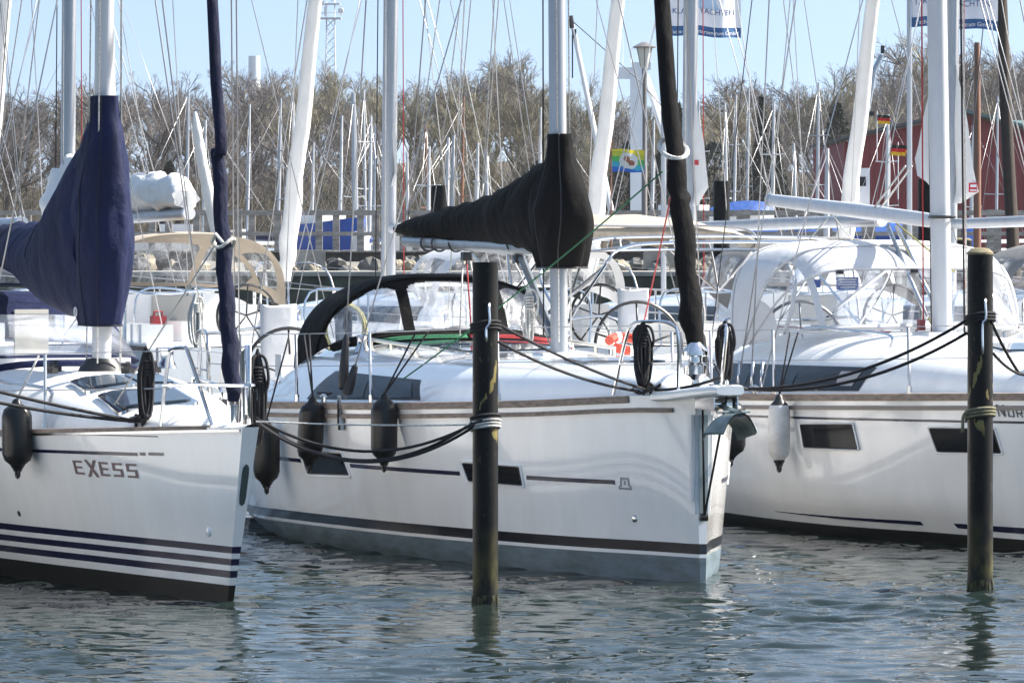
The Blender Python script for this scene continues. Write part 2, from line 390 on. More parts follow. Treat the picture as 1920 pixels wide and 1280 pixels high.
def dodger(parent, hoops, fab, wins, name='dodger', n=3.0, NS=90, NT=150, win_m=None, trim=None):
    """hoops: (s, u foot, z foot, u top, z top, half width); wins: (s0,s1,t0,t1,round) with t from -1 (port) to 1"""
    T = [[(h[0], h[k]) for h in hoops] for k in range(1, 6)]
    def pt(s_, t, off=0.):
        ub, zb, ut, zt, hw = (sm(q, s_) for q in T); th = math.pi/2*(1-t); c, q = math.cos(th), math.sin(th); f = abs(q)**(2/n); cc = math.copysign(abs(c)**(2/n), c)
        d = .018*vnoise(s_*7, t*6, 3.3)
        return np.array([ub+(ut-ub)*f, (hw+off)*cc*(1-.06*f), zb+(zt-zb+off)*f+d])
    def inside(s_, t):
        for wn in wins:
            s0, s1, t0, t1, rd = wn[:5]; k = wn[5] if len(wn) > 5 else 0
            s1_ = s1-k*abs(t-(t0+t1)/2)
            x = (s1_-s_)/(s1-s0) if s_ >= s0 else -1; y = min(t-t0, t1-t)/(t1-t0)
            if x < 0 or y < 0: continue
            x, y = x*(s1-s0)*2.0, y*(t1-t0)
            if x > rd or y > rd or (x-rd)**2+(y-rd)**2 < rd*rd: return True
        return False
    ss = np.linspace(0, 1, NS+1); tt = np.linspace(-1, 1, NT+1)
    G = [[pt(a, t) for t in tt] for a in ss]
    M = [[inside((ss[i]+ss[i+1])/2, (tt[j]+tt[j+1])/2) for j in range(NT)] for i in range(NS)]
    a = MB(); a.grid(G, lambda i, j: None if M[i][j] else 0); o = a.build(name, fab, parent, sharp=180)
    a = MB(); a.grid(G, lambda i, j: 0 if M[i][j] else None)
    if a.f: a.build('window_panel', win_m or VINYL, o, sharp=180)
    for s_ in (trim or []):
        line('seam_trim', o, [pt(s_, t, .008) for t in np.linspace(-1, 1, 40)], .011, fab)
    return o, pt
def gasket(h, parent, q, sd, m, r=.005):
    pts = []
    for i in range(4):
        a, c = np.array(q[i]), np.array(q[(i+1) % 4]); pts += [h.P(*(a+(c-a)*t), sd, .008) for t in np.linspace(.02, .98, 7)]
    b = MB(); b.tube(pts, r, 5, True); return b.build('gasket', m, parent)
def text_boxes(word, scale=1.):
    """square capital letters as strokes: list of quads in (x, y) with the letter height 1"""
    t = .15; out = []; x = 0
    def bx(a, b, c, d): out.append([(x+a, b), (x+c, b), (x+c, d), (x+a, d)])
    for ch in word:
        wd = .62
        if ch in 'E':
            bx(0, 0, t, 1); bx(t, 0, wd, t); bx(t, .43, wd*.9, .43+t); bx(t, 1-t, wd, 1)
        elif ch == 'S':
            bx(0, 0, wd, t); bx(wd-t, t, wd, .43); bx(0, .43, wd, .43+t); bx(0, .43+t, t, 1-t); bx(0, 1-t, wd, 1)
        elif ch == 'X':
            y0, y1 = -.14, 1.1; out.append([(x-.04, y0), (x+.15, y0), (x+wd+.1, y1), (x+wd-.09, y1)]); out.append([(x+wd-.06, y0), (x+wd+.13, y0), (x+.12, y1), (x-.07, y1)])
        elif ch == 'N':
            bx(0, 0, t*.8, 1.25); bx(wd, 0, wd+t*.8, 1.25); out.append([(x, 1.25), (x+t, 1.25), (x+wd+t*.8, 0), (x+wd-t*.2, 0)]); wd += t
        elif ch == 'O':
            bx(0, 0, t*.8, .9); bx(wd-t*.8, 0, wd, .9); bx(t*.8, 0, wd-t*.8, t*.8); bx(t*.8, .9-t*.8, wd-t*.8, .9)
        elif ch == 'R':
            bx(0, 0, t*.8, .9); bx(t*.8, .9-t*.8, wd, .9); bx(wd-t*.8, .45, wd, .9-t*.8); bx(t*.8, .36, wd, .36+t*.8); out.append([(x+wd*.45, .36), (x+wd*.45+t, .36), (x+wd, 0), (x+wd-t, 0)])
        x += wd+.24
    return out
def lettering(hull, parent, word, u0, z0, h, m, name='lettering', side=1, wide=1.):
    b = MB()
    for q in text_boxes(word): b.add([hull.P(u0-x*h*wide, z0+y*h, side, .005) for x, y in q], [(0, 1, 2, 3)])
    return b.build(name, m, parent, smooth=False)
def fender(fr, u, v, ztop, L, r, label, m=RUBBER, lean=0., ends=None, rope_to=None, group='fenders hung along the hulls', rm=ROPEB):
    loc = fr.W(u, v, ztop); root = empty('fender', label, 'fender', loc, fr.rz, group)
    b = MB(); e = .16*L
    prof = [(.012, 0), (.03, -.03*L), (.035, -.07*L), (r*.55, -.10*L), (r*.86, -.15*L), (r, -.24*L), (r*1.01, -.5*L), (r, -.76*L), (r*.86, -.85*L), (r*.5, -.91*L), (.045, -.94*L), (.032, -.97*L), (.03, -L), (.001, -L)]
    G = []
    for rr, z in prof: G.append([(rr*math.cos(q)+lean*z, rr*math.sin(q), z) for q in np.linspace(0, 2*math.pi, 23)[:-1]])
    if ends:
        b.grid(G, lambda i, j: 1 if i < 4 or i > 8 else 0, closed=True); b.build('fender_body', [m, ends], root, sharp=60)
    else: b.grid(G, closed=True); b.build('fender_body', m, root, sharp=60)
    t = MB(); q = [(lean*-L+.03*math.cos(a), 0, -L-.012+.03*math.sin(a)) for a in np.linspace(0, 2*math.pi, 13)[:-1]]; t.tube(q, .013, 5, True); t.build('fender_eye', ends or m, root)
    if rope_to is not None:
        for k, rt in enumerate(rope_to): line('fender_rope', root, [(0, 0, -.01), (np.array(rt)-np.array([u, v, ztop]))*np.array([fr.k, 1, 1])], .0075, rm)
    return root
def hank(name, label, cat, loc, L, wd, m, rz=0., seed=1, loops=9, r=.011, group=None, hang=True, n_wrap=5, loose=2):
    """a coiled rope hung by its head: long loops bunched together, turns round the neck, a few loose bights"""
    g = random.Random(seed); root = empty(name, label, cat, loc, rz, group); b = MB(); wd *= .82
    for k in range(loops):
        w_ = wd*g.uniform(.12, .38); l_ = L*g.uniform(.85, 1.04); y = g.uniform(-.3, .3)*wd; x0 = g.uniform(-.2, .2)*wd
        pts = []
        for q in np.linspace(0, 2*math.pi, 19)[:-1]:
            s_ = math.sin(q); zz = -l_/2+l_/2*math.cos(q); fall = min(1, max(0, -zz/L)/.35)
            pts.append((x0*fall+w_*s_*(.35+.65*fall), y*fall+g.uniform(-.004, .004), zz))
        b.tube(pts, r, 5, True)
    b.build('rope_loops', m, root, sharp=180)
    b = MB()
    for k in range(n_wrap): b.tube([(wd*.30*math.cos(q), wd*.26*math.sin(q), -.2*L-.022*k+.004*math.sin(q)) for q in np.linspace(0, 2*math.pi, 13)[:-1]], r, 5, True)
    b.build('neck_turns', m, root, sharp=180)
    for k in range(loose):
        d = g.uniform(.5, 1.0)*wd; h_ = L*g.uniform(.3, .6); sx = g.choice((-1, 1))
        line('loose_bight', root, spline([(0, 0, -.05*L), (sx*d*.45, .02, -.10*L), (sx*d*.62, .03, -h_*.7), (sx*d*.35, .02, -h_), (0, 0, -.3*L)], 5), r, m)
    return root
def winch(parent, p, s_=1.):
    b = MB(); b.lathe([(.065*s_, 0), (.06*s_, .03*s_), (.042*s_, .06*s_), (.045*s_, .11*s_), (.055*s_, .13*s_), (.03*s_, .14*s_), (0.001, .14*s_)], p, 14); return b.build('winch', CHROME, parent)
def wheel(parent, c, r, tilt=0.):
    b = MB(); P = lambda q, rr: (c[0]+rr*math.sin(q)*math.sin(tilt), c[1]+rr*math.cos(q), c[2]+rr*math.sin(q)*math.cos(tilt))
    b.tube([P(q, r) for q in np.linspace(0, 2*math.pi, 41)[:-1]], .017, 6, True); o = b.build('steering_wheel', BLACKP, parent)
    for k in range(5): line('spoke', o, [c, P(k*2*math.pi/5+.3, r)], .010, BLACKP)
    return o
def cleat(parent, p, rz=0., m=None):
    b = MB(); c, s_ = math.cos(rz), math.sin(rz)
    b.tube([(p[0]-.11*c, p[1]-.11*s_, p[2]+.05), (p[0]-.05*c, p[1]-.05*s_, p[2]+.055), (p[0]+.05*c, p[1]+.05*s_, p[2]+.055), (p[0]+.11*c, p[1]+.11*s_, p[2]+.05)], [.008, .014, .014, .008], 6)
    for k in (-.04, .04): b.tube([(p[0]+k*c, p[1]+k*s_, p[2]-.01), (p[0]+k*c, p[1]+k*s_, p[2]+.05)], .012, 6)
    return b.build('cleat', m or CHROME, parent)
def stanchion(parent, h, u, side=1, ht=.58, inn=.05, lean=0.):
    z = h.sheer(u)+.01; v = side*(h.half(u)-inn); top = (u+lean, v*1.0, z+ht); b = MB(); b.tube([(u, v, z-.02), (u, v, z+.05)], .02, 6); b.tube([(u, v, z), top], .0125, 6)
    b.build('stanchion', CHROME, parent); return np.array(top)
# ------------------------------------------------------------------ the three yachts moored bow-out
BS = [(0,.06),(.3,.35),(.6,.55),(1.4,.9),(2.4,1.2),(3.3,1.42),(4.2,1.56),(5.3,1.66),(7,1.70),(9.4,1.62),(12,1.42)]
BW = [(0,.02),(.6,.28),(1.39,.56),(2.4,.79),(3.3,1.16),(4.16,1.36),(5.33,1.46),(6.9,1.5),(8.2,1.42),(9.4,1.2),(12,.5)]
def toerail(h, root, m, u0, u1, hi=.0, lo=-.05, side=1, out=.012):
    return h.strip('toe_rail', root, m, u0, u1, lambda u: h.sheer(u)+lo, lambda u: h.sheer(u)+hi, out, .03, side, 34)
def rigging(root, items):
    for nm, a, b, r, m in items: line(nm, root, [a, b], r, m)

# ---- the middle yacht
FM = Frame(1.329, 37.12, 17, k=.8)   # k: length scale of the hull lines below
BSM = [(0,.06),(.3,.20),(.6,.33),(1.25,.58),(2.5,.93),(3.75,1.24),(5,1.46),(6.5,1.6),(8.5,1.65),(12,1.45)]
BWM = [(0,.02),(.6,.2),(1.39,.5),(2.4,.78),(3.5,1.0),(4.75,1.2),(7,1.40),(8.4,1.35),(10,1.1),(12,.6)]
mid = empty('sailing_yacht', 'white yacht in the middle with black sail cover, black sprayhood and short bowsprit', 'sailboat', FM.o, FM.rz, 'yachts moored bow-out in front'); mid.scale = (FM.k, 1, 1)
HM = Hull(BSM, BWM, [(0,1.29),(.67,1.28),(1.3,1.25),(2.2,1.212),(4.5,1.144),(5.75,1.119),(7.35,1.085),(9.8,1.054),(12,1.04)], 12)
bt = lambda z0, z1: (lambda u: lerp([(0, z0), (5, z0-.015), (7.2, z0-.028), (10.9, z0-.095), (12, z0-.11)], u))
hull_m = HM.mesh('hull', mid, [(bt(.165, 0), 0), (bt(.19, 0), 1), (bt(.262, 0), 2), (HM.sheer, 1)], [ANTIG, GEL, BLACKST])
HM.deck(mid, DECK)
for sd in (1, -1):
    toerail(HM, mid, TEAK, .68, 11.9, side=sd)
    HM.strip('rub_rail', mid, TEAK, .22, 11.9, lambda u: HM.sheer(u)-.115, lambda u: HM.sheer(u)-.085, .022, .01, sd, 34)
    for a, b_ in ((.93, 2.09), (3.12, 5.20), (6.45, 11.5)):
        HM.patch('cove_stripe', mid, NAVY, [(b_, .682-.003*b_), (a, .682-.003*a), (a, .652-.003*a), (b_, .652-.003*b_)], sd, .004, 16, 1)
    for q in ([(6.39,.712),(5.37,.735),(5.26,.578),(6.29,.555)], [(3.05,.735),(2.19,.73),(2.16,.604),(2.98,.608)]):
        c = np.mean(np.array(q), 0); big = [tuple(c+(np.array(p)-c)*np.array([1.07, 1.22])) for p in q]
        fr_ = HM.patch('hull_window', mid, GEL, big, sd, .004); HM.patch('window_pane', fr_, GLASSD, q, sd, .007); gasket(HM, fr_, q, sd, BLACKP); gasket(HM, fr_, big, sd, GEL, .007)
CM = Cabin([(.35,.14),(1,.40),(2,.68),(3,.89),(4,1.04),(5,1.14),(7,1.27),(9,1.25),(10.5,1.15)],
           [(.3,1.32),(.6,1.40),(1,1.45),(2,1.48),(4,1.50),(6,1.53),(8,1.56),(8.8,1.53),(9.3,1.36),(10.5,1.28)], lambda u: HM.sheer(u)-.03, .3, 10.5)
CM.mesh(mid, GEL)
for sd in (1, -1):
    o = CM.patch('cabin_window', mid, GLASSD, [(7.01,1.334),(4.54,1.314),(4.29,1.167),(7.5,1.10)], sd, .006, 16)
    CM.patch('window_pane', o, PANE, [(6.7,1.315),(5.85,1.312),(5.75,1.15),(6.95,1.13)], sd, .010, 8); CM.patch('window_pane', o, PANE, [(5.65,1.308),(4.68,1.295),(4.5,1.185),(5.5,1.155)], sd, .010, 8)
    # teak-ended handrail on the roof edge
    b = MB(); b.tube([CM.side(u, sm(CM.Z, u)-.06, sd, .0)+np.array([0, -sd*.06, .075]) for u in np.linspace(5.2, 7.4, 10)], .014, 6)
    for u in (5.2, 5.9, 6.7, 7.4): b.tube([CM.side(u, sm(CM.Z, u)-.06, sd)+np.array([0, -sd*.06, .0]), CM.side(u, sm(CM.Z, u)-.06, sd)+np.array([0, -sd*.06, .075])], .011, 5)
    b.build('handrail', CREAM, mid)
for a in ((5.0, 6.1, -.28, .5), (2.15, 2.8, -.32, .32), (6.35, 7.1, .15, .65), (6.35, 7.1, -.65, -.15)):
    o = CM.plate('hatch', mid, HATCH, *a, off=.022); CM.plate('hatch_frame', o, CHROME, a[0]-.04, a[1]+.04, a[2]-.04, a[3]+.04, off=.012)
winch(mid, tuple(CM.top(7.3, .85, -.01))); winch(mid, tuple(CM.top(7.3, -.85, -.01)))
# moulded bowsprit, rollers, anchor
b = MB(); secs = [(.34, .30, 1.24, 1.315), (.1, .24, 1.25, 1.335), (-.3, .17, 1.285, 1.365), (-.62, .125, 1.30, 1.385), (-.72, .10, 1.315, 1.375)]; G = []
for u, hw, z0, z1 in secs:
    G.append([(u, hw*math.copysign(abs(math.cos(q))**.5, math.cos(q)), (z0+z1)/2+(z1-z0)/2*math.copysign(abs(math.sin(q))**.5, math.sin(q))) for q in np.linspace(0, 2*math.pi, 25)[:-1]])
b.grid(G, closed=True); b.fan(G[0]); b.fan(G[-1]); b.build('bowsprit', GEL, mid, sharp=35)
b = MB()
for u in (-.30, -.48): b.lathe([(.001, -.07), (.045, -.07), (.03, 0), (.045, .07), (.001, .07)], (u, 0, 1.245), 12, ax='y')
for sg in (-1, 1): b.box((-.36, sg*.085, 1.255), (.5, .008, .10))
b.build('bow_roller', CHROME, mid)
an = MB()   # plough anchor: two curved flukes meeting in a ridge, and a shank
for sg in (-1, 1):
    G = []
    for t in np.linspace(0, 1, 7):
        G.append([(-.98+.50*t, sg*k*(.05+.135*math.sin(math.pi*min(1, t*.62+.18))), 1.20-.135*k**2.4-.06*t+.02*math.sin(t*3)) for k in np.linspace(0, 1, 7)])
    an.grid(G); an.grid([[(p[0]+.012, p[1]*.97, p[2]-.014) for p in r_] for r_ in G])
an.tube([(-.95, 0, 1.19), (-.7, 0, 1.21), (-.3, 0, 1.26), (.1, 0, 1.3)], [.03, .022, .02, .02], 6); an.tube([(-.80, -.12, 1.20), (-.80, .12, 1.20)], .008, 5)
anc = an.build('anchor', mat('galvanised anchor', (.19, .245, .25), .5, noise=(8, .4)), mid, sharp=50)
# stem guard strips and the bobstay lines
for sg, m_ in ((1, GEL), (-1, GEL)):
    HM.strip('stem_guard', mid, m_, .012, .07, lambda u: .47, lambda u: 1.16, .016, .0, sg, 4)
b = MB(); b.box((-.012, 0, .80), (.02, .062, .72)); b.build('stem_plate', mat('stem plate', (.34, .40, .41), .3, .0), mid); b = MB(); b.box((.015, .078, .86), (.05, .02, .60)); b.build('stem_strip', PAPER, mid)
for p in ((-.10, .03, 1.28), (-.56, -.02, 1.30)): line('bobstay', mid, [p, (-.04, 0, .455)], .009, ROPEB)
b = MB(); b.lathe([(.001, -.03), (.028, -.025), (.028, .025), (.001, .03)], (-.03, 0, .45), 10, ax='y'); b.build('stem_ring', BLACKP, mid)
# logo on the bow and the skin fitting
b = MB()
for q in ([(.57,.70),(.49,.70),(.49,.688),(.57,.688)], [(.575,.70),(.56,.70),(.57,.635),(.585,.635)], [(.50,.70),(.485,.70),(.475,.635),(.49,.635)], [(.60,.628),(.46,.628),(.46,.616),(.60,.616)], [(.60,.64),(.588,.64),(.588,.616),(.60,.616)], [(.472,.64),(.46,.64),(.46,.616),(.472,.616)], [(.545,.68),(.535,.68),(.515,.65),(.525,.65)], [(.525,.68),(.515,.68),(.535,.65),(.545,.65)]):
    b.add([HM.P(u+.29, z, 1, .005) for u, z in q], [(0, 1, 2, 3)])
b.build('bow_emblem', mat('emblem grey', (.22, .22, .25), .4), mid, smooth=False)
b = MB(); c = HM.P(.75, .412, 1, .0); nn = HM.N(.75, .412, 1)
b.tube([c, c+nn*.012, c+nn*.022], [.028, .024, .004], 12); b.build('skin_fitting', CHROME, mid)
# mast, boom, cover, rig
mast_tube(mid, (4.15, 0, 1.44), (4.55, 0, 15.5), .095, .066, ALU)
for z in (6.2, 10.4):
    for sg in (-1, 1): line('spreader', mid, [(4.2+.03*z, sg*.06, z), (4.5+.03*z, sg*.95, z+.1)], .02, ALU)
b = MB(); b.box((4.15, 0, 1.50), (.36, .34, .05)); b.build('mast_collar', GEL, mid)
b = MB(); b.tube([(4.3, 0, 2.29), (6.5, 0, 2.325), (9.42, 0, 2.355)], [.05, .058, .052], 10); bm = b.build('boom', ALU, mid)
for u in (8.6, 8.2): b = MB(); b.tube([(u, .068*math.cos(q), 2.34+.068*math.sin(q)) for q in np.linspace(0, 2*math.pi, 15)[:-1]], .01, 5, True); b.build('boom_strap', WIRED, bm)
cover(mid, [(9.62,2.41,2.50,.07),(9.2,2.39,2.55,.085),(8.2,2.37,2.61,.10),(6.25,2.34,2.75,.13),(5.2,2.30,2.88,.155),(4.7,2.24,2.98,.17),(4.3,2.22,3.0,.12)],
      [(2.165,3.80,4.42,.145),(2.3,3.74,4.5,.165),(2.52,3.62,4.6,.18),(2.70,3.68,4.6,.155),(2.86,3.82,4.5,.115),(3.0,3.93,4.36,.085),(3.17,3.98,4.34,.075)], BLKFAB, .05, 2.2, seams=(12, 20), bseams=(14, 30, 46), trim=BLACKP)
for k in (1, 5):
    u = 5.1+.5*k; b = MB(); b.tube([(u+.012*math.sin(3*q), .066*math.cos(q), 2.34+.07*math.sin(q)) for q in np.linspace(-math.pi*1.02, math.pi*.02, 14)], .0075, 5); b.build('cover_strap', BLACKP, bm)
b = MB(); b.tube([(5.35, 0, 2.22), (4.30, 0, 1.62)], .032, 8); vg = b.build('vang_strut', mat('grey tube', (.16,.18,.20), .3, .6), mid)
for k in (-.03, .03): line('vang_line', mid, [(5.55, k, 2.24), (4.32, k, 1.58)], .007, ROPEW)
for k in (-.05, 0, .05): line('main_sheet', mid, [(7.25, k*.5, 2.25), (7.05, k*2, 1.60)], .007, ROPER if k == 0 else ROPEW)
b = MB(); b.box((7.25, 0, 2.235), (.10, .07, .07)); b.box((5.5, 0, 2.22), (.10, .06, .07)); b.build('boom_block', BLACKP, mid)
for a, c, r_, m_ in (((8.9,.1,2.55),(4.6,.05,9.5),.005,ROPEW), ((7.2,.13,2.7),(4.6,.06,9.5),.005,ROPEW), ((6.1,.14,2.78),(4.6,.05,9.5),.005,ROPEW), ((8.9,-.1,2.55),(4.6,-.05,9.5),.005,ROPEW), ((7.2,-.13,2.7),(4.6,-.06,9.5),.005,ROPEW),
                     ((9.4,0,2.45),(4.75,0,15.2),.006,WIRE), ((3.98,.045,1.6),(4.4,.05,14.5),.006,ROPEW), ((3.98,-.05,1.6),(4.4,-.05,14.5),.006,ROPEW), ((4.33,.08,1.65),(4.5,.06,13),.006,ROPEB), ((4.3,-.085,1.6),(4.5,-.06,13),.007,ROPEW)):
    line('running_rigging', mid, [a, c], r_, m_)
for sd in (1, -1):
    for k, (u, zt, um) in enumerate(((5.23, 10.4, 4.75), (5.12, 6.2, 4.5))):
        v = sd*(HM.half(5.2)-.02); top = (um+.3*(k == 0), sd*(.93 if k == 0 else .08), zt); a = np.array([u, v, 1.15]); d = np.array(top)-a
        sh = line('shroud', mid, [a, top], .006, WIRE)
        b = MB(); b.tube([a+d*t for t in (.008, .010, .018, .05, .054)], [.02, .04, .042, .026, .01], 8); b.build('turnbuckle_boot', BLACKP, sh)
    b = MB(); b.box((5.2, sd*(HM.half(5.2)+.012), 1.075), (.07, .014, .22)); b.box((5.2, sd*(HM.half(5.2)-.005), .97), (.085, .03, .10)); b.build('chain_plate', CHROME, mid)
    line('backstay', mid, [(11.9, sd*.9, 1.0), (4.75, 0, 15.3)], .006, WIRE)
gen = furled(mid, [(.22, 0, 1.60), (.55, 0, 2.5), (1.15, 0, 4.1), (4.3, 0, 13.6)], [(0, .05), (.06, .062), (.11, .085), (.2, .078), (.5, .07), (1, .03)], BLKSAIL, turns=4)
b = MB(); b.tube([(.80+.11*math.cos(q), .10*math.sin(q), 3.02+.07*math.cos(q)) for q in np.linspace(0, 2*math.pi, 19)[:-1]], .018, 5, True); b.build('sail_tie', ROPEW, gen)
b = MB(); b.lathe([(.03, 1.40), (.05, 1.42), (.085, 1.44), (.09, 1.50), (.05, 1.52), (.05, 1.56), (.095, 1.57), (.095, 1.60), (.04, 1.66)], (.2, 0, 0), 16); b.tube([(.2, 0, 1.3), (.2, 0, 1.45)], .03, 8)
b.build('furling_drum', CHROME, mid)
# pulpit, stanchions, guard rails
for sd in (1, -1):
    b = MB(); b.tube(spline([(.94, sd*.41, 1.28), (.80, sd*.36, 1.66), (.70, sd*.33, 1.78), (.42, sd*.27, 1.805), (.12, sd*.20, 1.79), (.02, sd*.175, 1.70), (.10, sd*.155, 1.30)], 6), .0135, 7)
    b.tube([(.86, sd*.385, 1.50), (.06, sd*.165, 1.52)], .0105, 6); b.build('pulpit', CHROME, mid)
    tops = [np.array([.74, sd*.34, 1.77])]+[stanchion(mid, HM, u, sd, .52, .05, .05) for u in (2.5, 4.67, 6.52, 8.5, 10.4)]
    for k in (0, -.25):
        b = MB(); b.tube([p+np.array([0, 0, k]) for p in tops], .004, 5); b.build('guard_rail', WIRE, mid)
    b = MB(); b.tube(spline([(10.4, sd*1.5, .97), (10.45, sd*1.5, 1.56), (11.7, sd*1.35, 1.56), (11.9, sd*1.1, 1.56), (11.9, sd*.55, 1.56), (11.9, sd*.5, .97)], 5), .0135, 6); b.tube([(11.2, sd*1.4, .97), (11.2, sd*1.42, 1.56)], .0135, 6)
    b.tube([(10.45, sd*1.5, 1.27), (11.7, sd*1.38, 1.27)], .01, 5); b.build('pushpit', CHROME, mid)
    cleat(mid, (.62, sd*.24, 1.29), .35, BLACKP); cleat(mid, (5.75, sd*1.50, 1.115)); wheel(mid, (10.6, sd*.75, 1.22), .40, .15)
    b = MB(); b.box((10.45, sd*.75, 1.1), (.25, .28, .6)); b.build('wheel_pedestal', GELW, mid)
dod_m, dpt = dodger(mid, [(0,8.3,1.47,7.5,1.60,.98),(.4,8.45,1.44,8.0,2.04,.98),(.7,8.85,1.36,8.7,2.09,1.0),(1,9.15,1.26,9.35,2.03,1.03)], BLKFAB,
       [(.04,.37,.235,.90,.2,-.10),(.04,.385,-.175,.175,.14),(.04,.37,-.90,-.235,.2,-.10)], n=2.7, trim=(.42,))
b = MB(); b.tube([dpt(0, t)+np.array([-.03, 0, -.015]) for t in np.linspace(-.85, .85, 30)], .035, 6); b.build('sprayhood_base', BLKFAB, mid)
for k in range(4):
    line('stowed_sheet', mid, [CM.top(7.28+.03*k, v, .035+.012*(k % 2)) for v in np.linspace(.72, -.02, 8)], .008, ROPEG)
    line('stowed_sheet', mid, [CM.top(7.28+.03*k, v, .035+.012*(k % 2)) for v in np.linspace(-.06, -.72, 8)], .008, ROPER)
for sg, m_ in ((1, ROPEG), (-1, ROPER)):
    line('genoa_sheet', mid, sag((.92, sg*.05, 2.86), CM.side(6.2 if sg > 0 else 5.6, 1.36, sg, -.05) if sg < 0 else np.array([4.62, 1.12, 1.32]), .04), .0065, m_)

# ---- the left yacht
FL = Frame(-1.853, 35.10, 20, k=.75)
lef = empty('sailing_yacht', 'white yacht at the left lettered EXESS with three navy stripes and navy sail cover', 'sailboat', FL.o, FL.rz, 'yachts moored bow-out in front'); lef.scale = (FL.k, 1, 1)
BSL = [(0,.055),(.3,.15),(.6,.24),(1.4,.49),(2.4,.73),(3.3,.92),(4.2,1.07),(5.3,1.22),(7,1.4),(9,1.45),(10.5,1.3)]
BWL = [(0,.02),(.6,.12),(1.4,.26),(2.4,.42),(3.3,.57),(5.3,.86),(7,1.05),(9,1.0),(10.5,.6)]
HL = Hull(BSL, BWL, [(0,1.165),(1.1,1.115),(2.4,1.072),(3.3,1.045),(5,1.01),(10.5,.99)], 10.5, rake=.60)
bt2 = lambda z: (lambda u: z+.004*u)
HL.mesh('hull', lef, [(bt2(.112), 0), (bt2(.163), 1), (bt2(.210), 2), (bt2(.246), 1), (bt2(.290), 2), (bt2(.326), 1), (bt2(.372), 2), (HL.sheer, 1)], [ANTIB, GEL, NAVY])
HL.deck(lef, DECK)
for sd in (1, -1):
    toerail(HL, lef, TEAK, .35, 10.3, .012, -.014, sd, .006)
    HL.strip('gunwale_strip', lef, CHROME, .02, 10.3, lambda u: HL.sheer(u)-.03, lambda u: HL.sheer(u)-.014, .008, .01, sd, 34)
    for a, b_, z, t in ((.88, 6, 1.045, .008), (1.16, 6.5, .915, .022), (1.06, 1.13, .918, .022), (.84, 1.02, .921, .02)):
        zz = lambda u: z-.016*min(u, 5)+.036
        HL.patch('cove_stripe', lef, NAVY, [(b_, zz(b_)+t), (a, zz(a)+(t if a > .5 or t < .01 else t*.6)), (a, zz(a)+(0 if a > .5 or t < .01 else t*.4)), (b_, zz(b_))], sd, .004, 18, 1)
lettering(HL, lef, 'EXESS', 2.18, .782, .095, LETT, wide=2.55)
b = MB()
for u, z, r_, m_ in ((3.4, .468, .022, 0),): c = HL.P(u, z, 1, .001); nn = HL.N(u, z, 1); b.tube([c, c+nn*.006], [r_, r_*.8], 12)
b.build('skin_fitting', BLACKP, lef)
b = MB(); c = HL.P(.32, .456, 1, 0); nn = HL.N(.32, .456, 1); b.tube([c, c+nn*.014, c+nn*.022], [.032, .028, .006], 12); b.build('skin_fitting', GEL, lef)
b = MB(); G = []   # long slot in the stem for the anchor gear
for z, hw in ((.92,.004),(.90,.02),(.86,.024),(.70,.023),(.66,.018),(.645,.004)):
    u = -.60*z/1.165; G.append([(u-.004, -hw, z), (u-.004, hw, z)])
b.grid(G); b.build('stem_slot', mat('slot green grey', (.06, .085, .085), .2), lef)
CL = Cabin([(.5,.14),(1,.30),(1.6,.46),(2.5,.64),(3.5,.80),(5,.96),(7,1.06),(9.5,1.0)], [(.5,1.155),(1,1.205),(1.6,1.25),(2.3,1.32),(3,1.39),(4,1.44),(5.5,1.45),(7,1.46),(7.4,1.30),(9.5,1.2)], lambda u: HL.sheer(u)-.02, .5, 9.5, 2.5, .05)
CL.mesh(lef, DECK)
for a in ((1.7,2.4,-.12,.36),(2.7,3.25,.10,.38),(2.7,3.25,-.22,.04)):
    o = CL.plate('hatch', lef, HATCH, *a, off=.035, th=.02); CL.plate('hatch_frame', o, CHROME, a[0]-.05, a[1]+.05, a[2]-.045, a[3]+.045, off=.025, th=.04)
for sd in (1, -1):
    CL.patch('cabin_window', lef, GLASSD, [(6.8,1.32),(4.4,1.30),(4.2,1.20),(6.9,1.17)], sd, .006)
    b = MB(); b.tube(spline([(3.0, sd*.62, 1.26), (3.05, sd*.62, 1.34), (4.0, sd*.72, 1.37), (4.6, sd*.78, 1.38), (4.65, sd*.78, 1.30)], 5), .014, 6); b.build('handrail', CHROME, lef)
mast_tube(lef, (4.2, 0, 1.36), (3.65, 0, 14), .10, .068, MASTW)
b = MB(); b.lathe([(.001, 1.54), (.11, 1.53), (.16, 1.47), (.19, 1.40)], (4.2, 0, 0), 16); b.build('mast_boot', BLACKP, lef)
for p in ((3.95, .42), (4.0, -.35), (4.4, .30), (3.75, -.1)): b = MB(); b.box((p[0], p[1], 1.45), (.10, .05, .04), .4); b.tube([(p[0]-.05, p[1], 1.47), (p[0]+.07, p[1]+.02, 1.49)], .018, 6); b.lathe([(.001,-.015),(.03,-.015),(.03,.015),(.001,.015)], (p[0], p[1], 1.485), 10, ax='y'); b.build('deck_block', BLACKP, lef)
for p in ((5.4, .75), (5.4, -.75)): winch(lef, (p[0], p[1], 1.43), 1.1)
